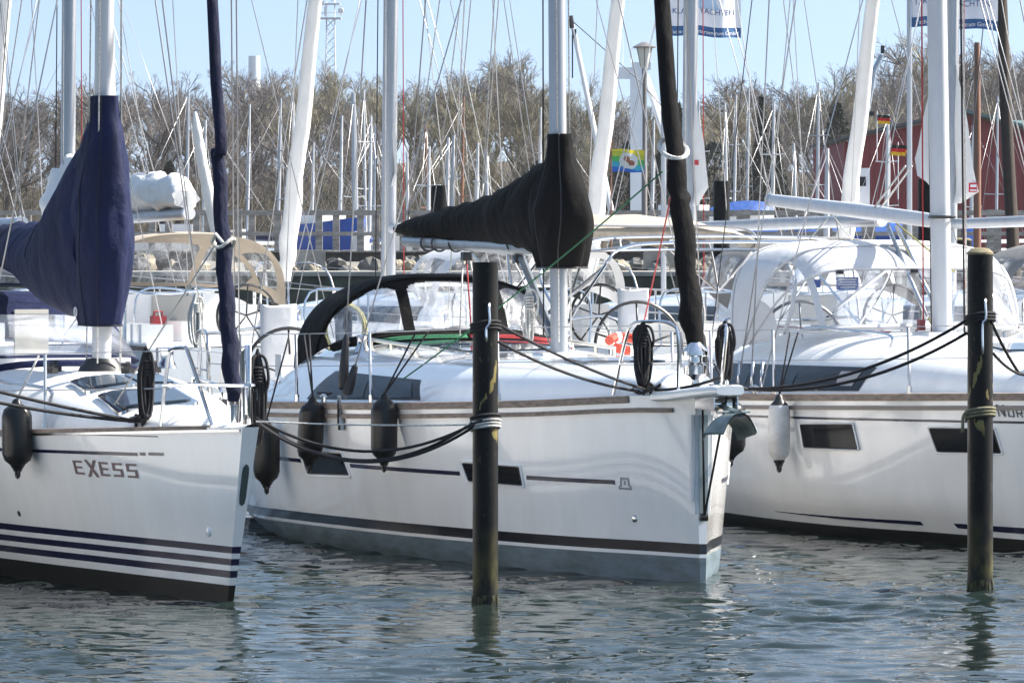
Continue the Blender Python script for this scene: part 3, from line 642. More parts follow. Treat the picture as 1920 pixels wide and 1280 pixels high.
cover(lef, [(8.45,2.22,2.42,.08),(8.0,2.18,2.48,.13),(7.5,2.14,2.51,.17),(6.9,2.08,2.51,.20),(6.0,1.93,2.53,.24),(5.4,1.86,2.75,.25),(5.0,1.82,2.96,.25),(4.6,1.80,3.15,.22),(4.25,1.78,3.2,.17)],
      [(1.77,3.92,4.62,.105),(2.0,3.82,4.8,.15),(2.3,3.74,4.85,.175),(2.6,3.76,4.8,.17),(2.85,3.80,4.7,.145),(3.1,3.86,4.45,.105),(3.25,3.92,4.36,.085),(3.40,3.94,4.32,.08)], NAVYFAB, .055, 2.0, seams=(14, 20), bseams=(20, 44), trim=mat('navy seam', (.004, .006, .02), .8))
b = MB(); b.tube([(4.4, 0, 2.02), (8.3, 0, 2.2)], .06, 8); b.build('boom', MASTW, lef)
b = MB(); G = []   # round badge on the cover
for r_ in (.0, .032, .036): G.append([(4.46+r_*math.cos(q)*1.0, .137+.002, 1.86+r_*.75*math.sin(q)) for q in np.linspace(0, 2*math.pi, 21)[:-1]])
b.tube([(4.4+.045*math.cos(q), .150, 1.86+.032*math.sin(q)) for q in np.linspace(0, 2*math.pi, 21)[:-1]], .006, 4, True)
for k in (-.012, 0, .012): b.box((4.4, .152, 1.86+k), (.05, .006, .005))
b.build('cover_badge', PAPER, lef)
gl = furled(lef, [(-.10, 0, 1.32), (.12, 0, 1.99), (.36, 0, 2.91), (.56, 0, 3.98), (3.3, 0, 13)], [(0, .036), (.03, .046), (.1, .058), (.2, .056), (1, .03)], NAVSAIL, turns=5)
b = MB(); b.tube([(.19+.075*math.cos(q), .07*math.sin(q), 2.36+.03*math.sin(q*2)) for q in np.linspace(0, 2*math.pi, 17)[:-1]], .012, 5, True); b.tube([(.17, .09, 2.36), (.0, .1, 2.42), (-.05, .06, 2.36)], .012, 5); b.build('sail_tie', ROPEW, gl)
b = MB(); b.lathe([(.03, 1.18), (.035, 1.22), (.036, 1.27), (.04, 1.30)], (-.12, 0, 0), 12); b.build('furling_drum', CHROME, lef)
for sd in (1, -1):
    b = MB(); b.tube(spline([(.87, sd*.29, 1.13), (.76, sd*.26, 1.58), (.70, sd*.25, 1.65), (.46, sd*.215, 1.665), (.38, sd*.20, 1.62), (-.02, sd*.13, 1.16)], 6), .0135, 7)
    b.tube(spline([(.81, sd*.28, 1.41), (.2, sd*.17, 1.425), (-.48, sd*.05, 1.435), (-.58, 0, 1.435)], 4), .0125, 6)
    b.build('pulpit', CHROME, lef)
    tops = [np.array([.72, sd*.25, 1.64])]+[stanchion(lef, HL, u, sd, .52, .06, .0) for u in (2.65, 4.9, 6.9, 8.7)]
    for k in (0, -.25): line('guard_rail', lef, [p+np.array([0, 0, k]) for p in tops], .004, WIRE)
    cleat(lef, (1.22, sd*.36, 1.13), .4, BLACKP)
    for k, (u, zt) in enumerate(((4.55, 9.5), (4.45, 5.6), (4.4, 12.5))):
        line('shroud', lef, [(u, sd*(.9 if k == 1 else 1.08), 1.15), (3.9-.02*zt, sd*(.08 if k == 1 else .8), zt)], .006, WIRE)
line('pulpit_post', lef, [(-.56, 0, 1.17), (-.57, 0, 1.70)], .0135, CHROME)
rigging(lef, [('running_rigging', (3.95, .08, 1.5), (3.75, .06, 12), .006, ROPEW), ('running_rigging', (4.25, .10, 1.5), (3.8, .06, 12), .006, ROPEW), ('running_rigging', (4.05, -.11, 1.5), (3.7, -.06, 12), .008, ROPEW), ('running_rigging', (4.4, -.09, 1.5), (3.8, -.06, 12), .006, ROPEB),
              ('genoa_sheet', (.17, .06, 2.36), (1.75, .42, 1.26), .006, ROPEW), ('genoa_sheet', (.17, -.06, 2.36), (4.5, -.95, 1.3), .006, ROPEW),
              ('lazy_jack', (6.5, .2, 2.5), (3.8, .05, 8), .005, ROPEW), ('lazy_jack', (8.0, .1, 2.5), (3.8, .05, 8), .005, ROPEW), ('topping_lift', (8.4, 0, 2.45), (3.7, 0, 13.8), .005, WIRE)])
dodger(lef, [(0,6.6,1.45,6.0,1.50,.78),(.45,6.9,1.43,6.9,1.83,.80),(.7,7.3,1.42,7.4,1.97,.82),(1,7.9,1.40,8.2,1.97,.84)], NAVYFAB, [(.04,.43,-.82,.82,.1)], n=3, win_m=VINYLF, NS=60, NT=110)
b = MB(); b.box((6.0, .05, 1.475), (.5, 1.2, .06)); b.build('sliding_hatch', GEL, lef)
b = MB(); b.tube([CL.top(5.45+.25*abs(t), t*.85, .02) for t in np.linspace(-1, 1, 17)], .03, 6); b.build('hatch_coaming', NAVYFAB, lef)
b = MB(); b.box((6.9, -.02, 1.66), (.05, .26, .38)); b.build('companion_board', CREAM, lef)

# ---- the right yacht
FR = Frame(4.81, 39.70, 16)
rig = empty('sailing_yacht', 'white yacht at the right with white sprayhood, bare boom and lettering NOR on its bow', 'sailboat', FR.o, FR.rz, 'yachts moored bow-out in front')
HR = Hull(BS, BW, [(0,1.235),(.95,1.21),(2.98,1.15),(4.4,1.11),(7,1.05),(12,1.0)], 12, chine=.30)
HR.mesh('hull', rig, [(lambda u: .078, 0), (HR.sheer, 1)], [ANTIB, GELW])
HR.deck(rig, DECK)
for sd in (1, -1):
    toerail(HR, rig, TEAK, .3, 11.9, .0, -.055, sd)
    HR.strip('rub_rail', rig, mat('grey rub rail', (.22, .20, .18), .5), .2, 11.9, lambda u: HR.sheer(u)-.125, lambda u: HR.sheer(u)-.095, .022, .01, sd, 34)
    HR.patch('cove_stripe', rig, NAVY, [(11.5, .80), (.5, 1.005), (.5, .987), (11.5, .782)], sd, .004, 30, 1)
    HR.patch('boot_stripe', rig, NAVY, [(4.5, .150), (.4, .180), (.4, .118), (4.5, .146)], sd, .004, 20, 1)
    HR.patch('cove_stripe', rig, NAVY, [(11.5, .37), (5.55, .36), (5.5, .34), (11.5, .35)], sd, .004, 16, 1)
    for q in ([(3.81,.88),(3.02,.905),(2.98,.715),(3.77,.70)], [(2.05,.91),(1.31,.925),(1.29,.745),(2.01,.73)]):
        c = np.mean(np.array(q), 0); big = [tuple(c+(np.array(p)-c)*np.array([1.05, 1.12])) for p in q]
        fr_ = HR.patch('hull_window', rig, GELW, big, sd, .004); HR.patch('window_pane', fr_, GLASSD, q, sd, .007); gasket(HR, fr_, q, sd, BLACKP); gasket(HR, fr_, big, sd, GELW, .007)
lettering(HR, rig, 'NOR', 1.225, 1.025, .075, LETD, wide=1.32)
CR = Cabin([(.3,.2),(1,.55),(2,.86),(3,1.05),(4,1.16),(5,1.22),(7,1.27),(9,1.25),(10.5,1.2)], [(.3,1.26),(.8,1.36),(1.6,1.43),(2.4,1.50),(3.4,1.555),(5,1.58),(6.4,1.58),(8,1.5),(8.6,1.35),(10.5,1.3)], lambda u: HR.sheer(u)-.03, .3, 10.5, 2.9)
CR.mesh(rig, DECK)
for sd in (1, -1):
    o = CR.patch('cabin_window', rig, GLASSD, [(7.0,1.30),(3.42,1.345),(3.52,1.155),(7.2,1.05)], sd, .006, 18)
    CR.patch('window_pane', o, mat('pane with painted backlight', (.30, .27, .26), .1), [(4.02,1.30),(3.62,1.31),(3.66,1.19),(3.98,1.185)], sd, .010, 4)  # paler pane colour imitates light showing through the cabin window
    for a in ((6.9, 6.0), (5.8, 4.9)): CR.patch('window_pane', o, PANE, [(a[0],1.26),(a[1],1.265),(a[1],1.12),(a[0],1.10)], sd, .010, 6)
    b = MB(); b.tube(spline([(3.6, sd*.80, 1.50), (3.65, sd*.80, 1.60), (4.6, sd*.86, 1.625), (5.4, sd*.9, 1.625), (5.45, sd*.9, 1.53)], 5), .013, 6); b.build('handrail', CHROME, rig)
for a in ((2.3, 2.9, -.3, .3), (1.2, 1.6, -.2, .2)):
    o = CR.plate('hatch', rig, HATCH, *a, off=.02); CR.plate('hatch_frame', o, CHROME, a[0]-.04, a[1]+.04, a[2]-.04, a[3]+.04, off=.012)
mast_tube(rig, (4.55, 0, 1.52), (5.2, 0, 16), .11, .078, MASTW)
b = MB(); b.box((4.55, 0, 1.585), (.4, .38, .04)); b.build('mast_collar', GEL, rig)
b = MB(); b.tube([(4.72, 0, 2.52), (6.5, 0, 2.605), (8.95, 0, 2.715)], [.06, .066, .056], 12, flat=.8); bo = b.build('boom', MASTW, rig)
b = MB(); b.tube([(8.9, 0, 2.713), (9.0, 0, 2.717)], .06, 12, flat=.8); b.build('boom_end', ALU, bo)
b = MB(); b.tube([(4.56+.13*math.cos(q), .1*math.sin(q), 2.55) for q in np.linspace(0, 2*math.pi, 17)[:-1]], .014, 5, True); b.build('mast_strap', BLACKP, rig)
b = MB(); G = []   # clew of the furled mainsail showing aft of the mast
for t in np.linspace(0, 1, 14):
    z = 3.75-1.0*t; zc = 3.75-.82*t; wd = .62*t if t < .84 else .62*(.84+(t-.84)*-1.2)
    G.append([(4.72+wd*k, .02*math.sin(k*5+t*8)*t, z+.14*k*t+.02*math.sin(t*9)*k) for k in np.linspace(0, 1, 7)])
b.grid(G); b.build('mainsail_clew', WHTSAIL, rig, sharp=180)
for k in (-.03, .03): line('outhaul', rig, [(5.35, k, 2.98), (6.15, k, 2.62)], .009, ROPEW)
for k in (-.10, .10): line('vang_strut', rig, [(5.75, k*.4, 2.47), (4.75, k*.6, 1.72)], .02, CHROME)
line('vang_line', rig, [(5.8, .02, 2.50), (4.75, .02, 1.66)], .007, ROPEY); line('running_rigging', rig, [(5.7, -.02, 2.50), (4.66, -.15, 2.1)], .008, ROPEY)
rigging(rig, [('running_rigging', (4.70, .11, 1.65), (4.9, .09, 12), .007, ROPER), ('running_rigging', (4.35, -.12, 1.6), (4.6, -.08, 13), .009, ROPEB), ('running_rigging', (4.4, -.16, 1.6), (4.6, -.1, 13), .008, ROPEW), ('running_rigging', (4.75, .02, 1.6), (5.0, .05, 13), .007, ROPEB),
              ('topping_lift', (8.9, 0, 2.78), (5.2, 0, 15.8), .005, WIRE), ('furling_line', (4.7, .4, 1.60), (6.6, .75, 1.615), .006, ROPER), ('main_sheet', (7.3, .03, 2.55), (7.4, .2, 2.33), .007, ROPEW), ('main_sheet', (7.3, -.03, 2.55), (7.4, -.25, 2.33), .007, ROPEW)])
b = MB(); b.box((4.62, .16, 1.66), (.07, .05, .09)); b.build('mast_block', mat('dark red block', (.18, .02, .03), .5), rig)
b = MB(); b.box((5.6, .72, 1.625), (.22, .05, .04)); b.build('line_clutch', BLACKP, rig)
b = MB(); b.lathe([(.001, 1.56), (.10, 1.55), (.13, 1.50), (.13, 1.42)], (1.35, .32, 0), 14); b.build('winch', BLACKP, rig)
for sd in (1, -1):
    for k, (u, zt, v) in enumerate(((5.05, 10.5, 1.5), (4.95, 6, 1.45), (5.4, 11, 1.5))):
        sh = line('shroud', rig, [(u, sd*v, 1.1), (5.0+.3*(k == 0), sd*(.95 if k == 0 else .08), zt)], .006, WIRE)
        line('turnbuckle', sh, [(u, sd*v, 1.1), (u, sd*(v-.02), 1.35)], .013, CHROME)
    tops = [np.array([.3, sd*.4, 1.75])]+[stanchion(rig, HR, u, sd, .51, .06, .03) for u in (2.31, 4.39, 6.5, 8.7)]+[np.array([10.6, sd*1.45, 1.6])]
    for k in (0, -.25): line('guard_rail', rig, [p+np.array([0, 0, k]) for p in tops], .004, WIRE)
    b = MB(); b.tube(spline([(10.4, sd*1.5, 1.0), (10.45, sd*1.5, 1.58), (11.7, sd*1.35, 1.58), (11.9, sd*1.1, 1.58), (11.9, sd*.55, 1.58), (11.9, sd*.5, 1.0)], 5), .0135, 6); b.tube([(11.2, sd*1.4, 1.0), (11.2, sd*1.42, 1.58)], .0135, 6); b.build('pushpit', CHROME, rig)
    wheel(rig, (10.4, sd*.8, 1.36), .42, .12); cleat(rig, (4.9, sd*1.52, 1.10))
    b = MB(); b.tube(spline([(.6, sd*.5, 1.22), (.45, sd*.45, 1.68), (.1, sd*.3, 1.75), (-.1, sd*.12, 1.74), (-.05, sd*.1, 1.25)], 6), .0135, 6); b.build('pulpit', CHROME, rig)
line('shroud', rig, [(6.1, 1.55, 1.1), (5.2, .1, 15)], .005, WIRED)
furled(rig, [(.25, 0, 1.5), (1.3, 0, 4.2), (4.8, 0, 14)], [(0, .05), (.2, .07), (1, .03)], WHTSAIL)
dr, rpt = dodger(rig, [(0,6.3,1.47,4.85,1.615,1.08),(.45,6.3,1.47,5.25,2.12,1.09),(.6,6.35,1.46,5.6,2.295,1.12),(.8,6.4,1.44,6.1,2.355,1.15),(1,6.5,1.40,6.75,2.33,1.18)], WHTFAB,
       [(.04,.44,-.44,.44,.03),(.04,.66,.51,.89,.06),(.04,.66,-.89,-.51,.06)], n=4.6, win_m=VINYLR, trim=(.008, .45, .62, .99))
for sg in (1, -1): line('window_strap', dr, [rpt(.05+.52*t, sg*(.85-.30*t), .008) for t in np.linspace(0, 1, 12)], .02, WHTFAB)
b = MB()
for t in (-.16, .0, .22):
    p = rpt(.42, t, .02); b.box(tuple(p), (.05, .05, .03))
b.build('flap_strap', BLACKP, dr)
o = MB().box((5.9, .35, 1.99), (.012, .20, .11)).build('window_sign', SIGNB, rig)
b = MB()
for k in range(4): b.box((5.892, .35, 2.025-.022*k), (.004, .16-.02*(k % 2), .008))
b.build('sign_lines', PAPER, o)
MB().box((5.95, .62, 1.99), (.012, .09, .07)).build('window_sign', BLUEP, rig)
b = MB()   # bimini frame over the wheels
for u, zz in ((9.6, 2.33), (10.7, 2.38), (11.6, 2.25)):
    b.tube(spline([(10.6, 1.45, 1.55), (u, 1.40, zz-.25), (u, 1.2, zz-.05), (u, .7, zz), (u, -.7, zz), (u, -1.2, zz-.05), (u, -1.40, zz-.25), (10.6, -1.45, 1.55)], 6), .014, 6)
for sd in (1, -1): b.tube([(9.6, sd*.9, 2.32), (11.6, sd*.9, 2.24)], .013, 6); b.tube([(11.9, sd*1.1, 1.58), (10.7, sd*1.2, 2.32)], .012, 6); b.tube([(11.6, sd*1.42, 1.58), (9.6, sd*1.38, 2.1)], .022, 6)
b.build('bimini_frame', CHROME, rig)

# ---- the next yacht of the row, moored left of the frame (its sunlit side lights and mirrors in the left yacht's hull)
nb = copy_tree(mid); nb.location = (-4.95, 33.7, 0); nb.rotation_euler = (0, 0, FL.rz+R(1)); nb['label'] = 'unseen white yacht moored left of the frame, next to the yacht lettered EXESS'
# ------------------------------------------------------------------ mooring piles
def pile_mat():
    m = bpy.data.materials.new('pile coating'); m.use_nodes = True; n = m.node_tree.nodes; l = m.node_tree.links; b = n['Principled BSDF']; b.inputs['Specular IOR Level'].default_value = .14
    t = n.new('ShaderNodeTexCoord'); sep = n.new('ShaderNodeSeparateXYZ'); l.new(t.outputs['Object'], sep.inputs[0])
    def noise(s, st, det=4, dist=0):
        mp = n.new('ShaderNodeMapping'); mp.inputs['Scale'].default_value = st; l.new(t.outputs['Object'], mp.inputs[0])
        z = n.new('ShaderNodeTexNoise'); z.inputs['Scale'].default_value = s; z.inputs['Detail'].default_value = det; z.inputs['Distortion'].default_value = dist; l.new(mp.outputs[0], z.inputs['Vector']); return z.outputs['Fac']
    def rng_(v, a, b_, c=0., d=1.):
        r = n.new('ShaderNodeMapRange'); r.inputs['From Min'].default_value = a; r.inputs['From Max'].default_value = b_; r.inputs['To Min'].default_value = c; r.inputs['To Max'].default_value = d; l.new(v, r.inputs[0]); return r.outputs[0]
    def mul(a, b_):
        x = n.new('ShaderNodeMath'); x.operation = 'MULTIPLY'; l.new(a, x.inputs[0]); l.new(b_, x.inputs[1]); return x.outputs[0]
    def mix(fac, a, c):
        x = n.new('ShaderNodeMix'); x.data_type = 'RGBA'; l.new(fac, x.inputs['Factor'])
        if isinstance(a, tuple): x.inputs['A'].default_value = (*a, 1)
        else: l.new(a, x.inputs['A'])
        x.inputs['B'].default_value = (*c, 1); return x.outputs['Result']
    Z = sep.outputs['Z']
    base = mix(rng_(noise(9, (1, 1, .12)), .48, .66, 0, .8), (.0055, .0065, .0075), (.016, .0165, .016))
    base = mix(rng_(noise(40, (1, 1, .5)), .62, .69, 0, .5), base, (.045, .045, .04))
    ypatch = mul(rng_(noise(8.5, (1.5, 1.5, .62), 3, .4), .60, .615), mul(rng_(Z, 1.02, 1.10), rng_(Z, 1.66, 1.72, 1, 0)))
    base = mix(ypatch, base, (.20, .165, .065))
    moss = mul(rng_(noise(7, (1, 1, .5), 5), .36, .58), rng_(Z, .16, .52, 1, 0))
    base = mix(moss, base, (.085, .08, .03))
    wet = rng_(Z, .05, .14, 1, 0); base = mix(wet, base, (.012, .014, .012))
    l.new(base, b.inputs['Base Color']); l.new(rng_(noise(12, (1, 1, .3)), .3, .7, .3, .55), b.inputs['Roughness'])
    bp = n.new('ShaderNodeBump'); bp.inputs['Strength'].default_value = .35; bp.inputs['Distance'].default_value = .006; l.new(noise(28, (1, 1, .4)), bp.inputs['Height']); l.new(bp.outputs[0], b.inputs['Normal'])
    return m
PILE = pile_mat()
SANDTOP = mat('pile cap sand', (.20, .17, .10), .9, noise=(30, .3))
def pile(x, y, h, r, label, cap=.0, detail=True, tilt=0.):
    root = empty('mooring_pile', label, 'mooring pile', (x, y, 0), rng.uniform(0, 6), 'dark mooring piles')
    b = MB(); G = []
    for z in np.linspace(-1.2, h, 34):
        G.append([(r*math.cos(q)*(1+.012*vnoise(math.cos(q)*2, math.sin(q)*2, z*3))+tilt*z, r*math.sin(q), z) for q in np.linspace(0, 2*math.pi, 29)[:-1]])
    b.grid(G, closed=True); b.fan(G[-1]); b.build('pile_shaft', PILE, root, sharp=50)
    if detail:
        b = MB(); g = random.Random(int(abs(x)*100)+3)
        for k in range(70):
            q = g.uniform(0, 6.28); z0 = g.uniform(-.10, .06); w_ = g.uniform(.006, .016); l_ = g.uniform(.03, .09); rr = r+.004; dx, dy = -math.sin(q)*w_, math.cos(q)*w_; cx, cy = math.cos(q)*rr, math.sin(q)*rr; o_ = g.uniform(.001, .007)
            b.add([(cx-dx, cy-dy, z0), (cx+dx, cy+dy, z0), (cx+dx*.4+math.cos(q)*o_, cy+dy*.4+math.sin(q)*o_, z0-l_), (cx-dx*.4+math.cos(q)*o_, cy-dy*.4+math.sin(q)*o_, z0-l_*.9)], [(0, 1, 2, 3)])
        tag(b.build('weed_fringe', mat('green weed', (.035, .042, .012), .8, noise=(20, .5)), root), None, None, kind='stuff')
    if cap: b = MB(); b.lathe([(r+.004, h-.012), (r+.004, h+.002), (r*.7, h+cap*.8), (r*.3, h+cap), (.001, h+cap)], (tilt*h, 0, 0), 20); b.build('pile_cap', SANDTOP, root)
    return root
PM, PR = (-.175, 35.0), (3.21, 36.567)
p1 = pile(*PM, 2.235, .084, 'dark steel pile with yellow paint remnants before the middle yacht')
p2 = pile(*PR, 2.29, .088, 'dark steel pile with domed sandy cap before the right yacht', .035)
def wraps(root, x, y, r, z, m, k=3, rr=.011, name='rope_turns'):
    b = MB()
    for i in range(k): b.tube([(x+(r+rr)*math.cos(q), y+(r+rr)*math.sin(q), z-.022*i+.02*math.cos(q+1)) for q in np.linspace(0, 2*math.pi, 25)[:-1]], rr, 5, True)
    return b.build(name, m, root, sharp=180)
for (x, y), r, zz in ((PM, .084, (1.73, 1.97)), (PR, .088, (1.62, 1.98))):
    b = MB(); a = R(-75); cx, cy = x+(r+.012)*math.cos(a), y+(r+.012)*math.sin(a)
    b.tube(spline([(cx, cy+.03, zz[1]), (cx, cy-.01, zz[1]-.03), (cx+.004, cy-.012, 1.84), (cx-.018, cy-.01, 1.80), (cx-.018, cy-.012, zz[0]), (cx-.018, cy+.03, zz[0]-.02)], 4), .009, 6)
    tag(b.build('mooring_hook', CHROME), 'bent galvanised rope hook on the %s pile' % ('yellow-flecked' if x < 1 else 'sandy-capped'), 'hook', 'rope hooks on the piles')

# ------------------------------------------------------------------ mooring lines
def mooring(label, strands, m, r=.011, turns=None, group='mooring lines'):
    root = empty('mooring_line', label, 'mooring line', (0, 0, 0), 0, group)
    for pts in strands: line('rope_strand', root, pts, r, m, 6)
    for t in (turns or []): wraps(root, *t, m)
    return root
WM, WL, WR = FM.W, FL.W, FR.W
px_, py_ = PM; rx_, ry_ = PR
mooring('two black lines from the yellow-flecked pile to the bow cleat of the middle yacht',
        [sag((px_+.08, py_-.02, 1.83), WM(.60, .25, 1.32), .03), sag((px_+.09, py_, 1.71), WM(.70, .28, 1.31), .05), spline([(px_+.08, py_-.03, 1.83), (px_+.02, py_-.10, 1.85), (px_-.08, py_-.04, 1.80)], 5)], ROPEB, .0105, [(px_, py_, .084, 1.83, )])
mooring('two slack black lines hanging from the yellow-flecked pile to the bow of the left yacht',
        [sag((px_-.06, py_-.05, 1.20), WL(-.45, -.07, 1.20), .26, 24), sag((px_-.06, py_-.06, 1.17), WL(-.47, -.08, 1.18), .245, 24), sag((px_-.02, py_-.10, 1.21), WL(-.43, -.07, 1.22), .215, 24)], ROPEB, .010, [(px_, py_, .084, 1.22)])
mooring('thin pale line from the yellow-flecked pile to the left yacht', [sag((px_, py_-.09, 1.175), WL(-.5, -.06, 1.20), .015)], ROPEW, .0055, [(px_, py_, .084, 1.19, )])
mooring('two black lines from the sandy-capped pile to the bow of the middle yacht',
        [sag((rx_-.09, ry_-.02, 1.83), WM(.3, -.40, 1.33), .12, 20), sag((rx_-.09, ry_, 1.74), WM(.3, -.42, 1.33), .13, 20), sag(WM(.3, -.41, 1.33), WM(-.5, -.1, 1.38), .0)], ROPEB, .0115, [(rx_, ry_, .088, 1.86)])
mooring('black line from the sandy-capped pile to the foredeck of the right yacht',
        [sag((rx_+.07, ry_-.06, 1.82), (3.55, 37.3, 1.44), .02), sag((3.55, 37.3, 1.44), WR(.5, .3, 1.33), .02), sag((rx_+.09, ry_, 1.60), (3.55, 37.3, 1.44), .02)], ROPEB, .011)
mooring('pale line round the sandy-capped pile with a short hanging end', [spline([(rx_-.09, ry_-.05, 1.20), (rx_-.12, ry_-.05, 1.17), (rx_-.125, ry_-.05, 1.06)], 5)], mat('mossy rope', (.19, .18, .11), .9, noise=(40, .4)), .011, [(rx_, ry_, .088, 1.21)])
mooring('pair of black lines crossing the left yacht to its bow cleat', [sag((-4.15, 34.6, 1.63), WL(1.2, .37, 1.16), .03), sag((-4.15, 34.7, 1.53), WL(1.3, .38, 1.16), .05), spline([WL(1.2, .37, 1.16), WL(1.1, .33, 1.20), WL(1.35, .32, 1.17), WL(1.28, .42, 1.16), WL(1.12, .38, 1.19), WL(1.34, .36, 1.2), WL(1.2, .31, 1.17)], 4)], ROPEB, .0115)
mooring('black knotted line made fast on the foredeck of the middle yacht', [spline([WM(.62, .22, 1.31), WM(.50, .18, 1.36), WM(.72, .20, 1.30), WM(.80, .30, 1.33), WM(.58, .31, 1.30), WM(.48, .23, 1.34), WM(.68, .25, 1.38), WM(.78, .21, 1.30), WM(.60, .3, 1.36)], 4), sag(WM(.8, .30, 1.30), WM(7.0, 1.28, 1.16), .03), sag(WM(.55, .2, 1.32), WM(-.1, -.1, 1.42), .02)], ROPEB, .011)

# ------------------------------------------------------------------ fenders, coils and loose gear
fender(FM, 6.93, HM.half(6.93)+.09, .96, .54, .105, 'big black fender at the stern end of the middle yacht, behind the rope coil', rope_to=[(6.8, 1.56, 1.60)])
fender(FM, 5.60, HM.half(5.6)+.09, 1.17, .54, .10, 'black tilted fender under the window of the middle yacht', lean=-.20, rope_to=[(6.35, 1.53, 1.63), (6.15, 1.53, 1.64)])
fender(FM, 4.04, HM.half(4.04)+.10, 1.23, .54, .10, 'upright black fender beside the chain plate of the middle yacht', rope_to=[(3.6, 1.16, 1.69), (3.85, 1.20, 1.68)])
fender(FM, 4.9, -HM.half(4.9)-.13, 1.16, .50, .12, 'black fender behind the anchor, between the middle and right yachts', rope_to=[(4.9, -1.4, 1.5)])
fender(FM, 6.2, -HM.half(6.2)-.10, 1.05, .46, .10, 'dark fender mostly hidden behind the bow of the middle yacht', rope_to=[(6.2, -1.65, 1.4)])
fender(FR, 3.95, HR.half(3.95)+.10, 1.12, .58, .088, 'white fender with black ends on the right yacht', FENDW, ends=BLACKP, rope_to=[(3.85, 1.50, 1.62), (4.05, 1.5, 1.62)])
fender(FL, 2.80, HL.half(2.8)+.08, 1.285, .50, .105, 'black fender on the left yacht near its lettering', lean=.06, rope_to=[(2.7, .76, 1.58)], rm=ROPEW)
G_ = 'black rope coils hung on pulpits'
hank('rope_coil', 'black rope coil hanging over the foredeck of the left yacht', 'rope coil', WL(1.15, .33, 1.66), .50, .11, ROPEB, FL.rz+R(90), 3, 18, .011, G_)
hank('rope_coil', 'black rope coil with long legs hung at the bow of the left yacht', 'rope coil', WL(-.2, -.14, 1.66), .62, .14, ROPEB, FL.rz+R(90), 5, 6, .011, G_, loose=3)
hank('rope_coil', 'large black rope coil on the starboard pulpit of the middle yacht', 'rope coil', WM(.52, .30, 1.80), .44, .16, ROPEB, FM.rz+R(90), 8, 15, .011, G_, loose=5)
hank('rope_coil', 'black rope coil on the port pulpit of the middle yacht', 'rope coil', WM(.12, -.20, 1.81), .40, .14, ROPEB, FM.rz+R(90), 12, 9, .011, G_, loose=4)
hank('rope_coil', 'white rope coil beside the mast of the middle yacht', 'rope coil', WM(4.3, .2, 2.02), .42, .12, ROPEW, FM.rz+R(90), 14, 7, .008, 'white rope coils', loose=3)
def bag(loc, rz, wd, dp, ht, label, m=WHTFAB, handle=True):
    root = empty('stowage_bag', label, 'bag', loc, rz, 'white bags hung on stern rails'); b = MB(); G = []
    for t in np.linspace(0, 1, 12):
        z = ht*t; s_ = 1-.16*(1-t)**2+.04*t; G.append([(wd/2*s_*math.copysign(abs(math.cos(q))**.45, math.cos(q))*(1+.06*vnoise(math.cos(q)*2, t*4, 1)), dp/2*s_*math.copysign(abs(math.sin(q))**.45, math.sin(q))*(1+.2*vnoise(math.sin(q)*2, t*4, 5)), z+(.03*abs(math.cos(q))**3 if t == 1 else 0)) for q in np.linspace(0, 2*math.pi, 29)[:-1]])
    b.grid(G, closed=True); b.fan(G[0]); b.fan(G[-1]); b.build('bag_body', m, root, sharp=180)
    if handle: line('handle', root, spline([(-wd*.25, -dp*.53, ht*.86), (0, -dp*.56, ht*.80), (wd*.25, -dp*.53, ht*.86)], 6), .012, ROPEB)
    return root
bag(WM(11.75, .62, 1.12), FM.rz+R(90), .30, .16, .66, 'white bag with dark handle at the stern of the middle yacht')
bag(WR(11.7, .45, 1.22), FR.rz+R(90), .28, .16, .64, 'white bag hung on the stern of the right yacht by its wheel', handle=False)
b = MB(); b.tube([WM(5.9+.20*math.sin(q), -1.0+.14*math.cos(q), 1.55+.05*math.sin(q)) for q in np.linspace(.5, 2*math.pi-.5, 26)], .038, 8)
lb = tag(b.build('lifebuoy', ORANGE), 'orange horseshoe lifebuoy lying on the cabin roof of the middle yacht', 'lifebuoy')
for q in (1.4, 3.1, 4.8):
    c = WM(5.9+.20*math.sin(q), -1.0+.14*math.cos(q), 1.55+.05*math.sin(q)); b = MB(); b.tube([c+FM.U*.02*math.cos(q)-FM.V*.02*math.sin(q), c-FM.U*.02*math.cos(q)+FM.V*.02*math.sin(q)], .042, 8); b.build('band', PAPER, lb)
# yellow hose coil seen through the sprayhood
hc = empty('hose_coil', 'yellow rope coil seen through the black sprayhood window', 'rope coil', WM(9.8, .45, 1.62), FM.rz+R(80)); b = MB()
for k in range(7): b.tube([((.16+.008*(k % 3))*math.cos(q), .012*k-.04, (.20+.01*(k % 2))*math.sin(q)) for q in np.linspace(0, 2*math.pi, 21)[:-1]], .014, 5, True)
b.build('rope_loops', ROPEY, hc)

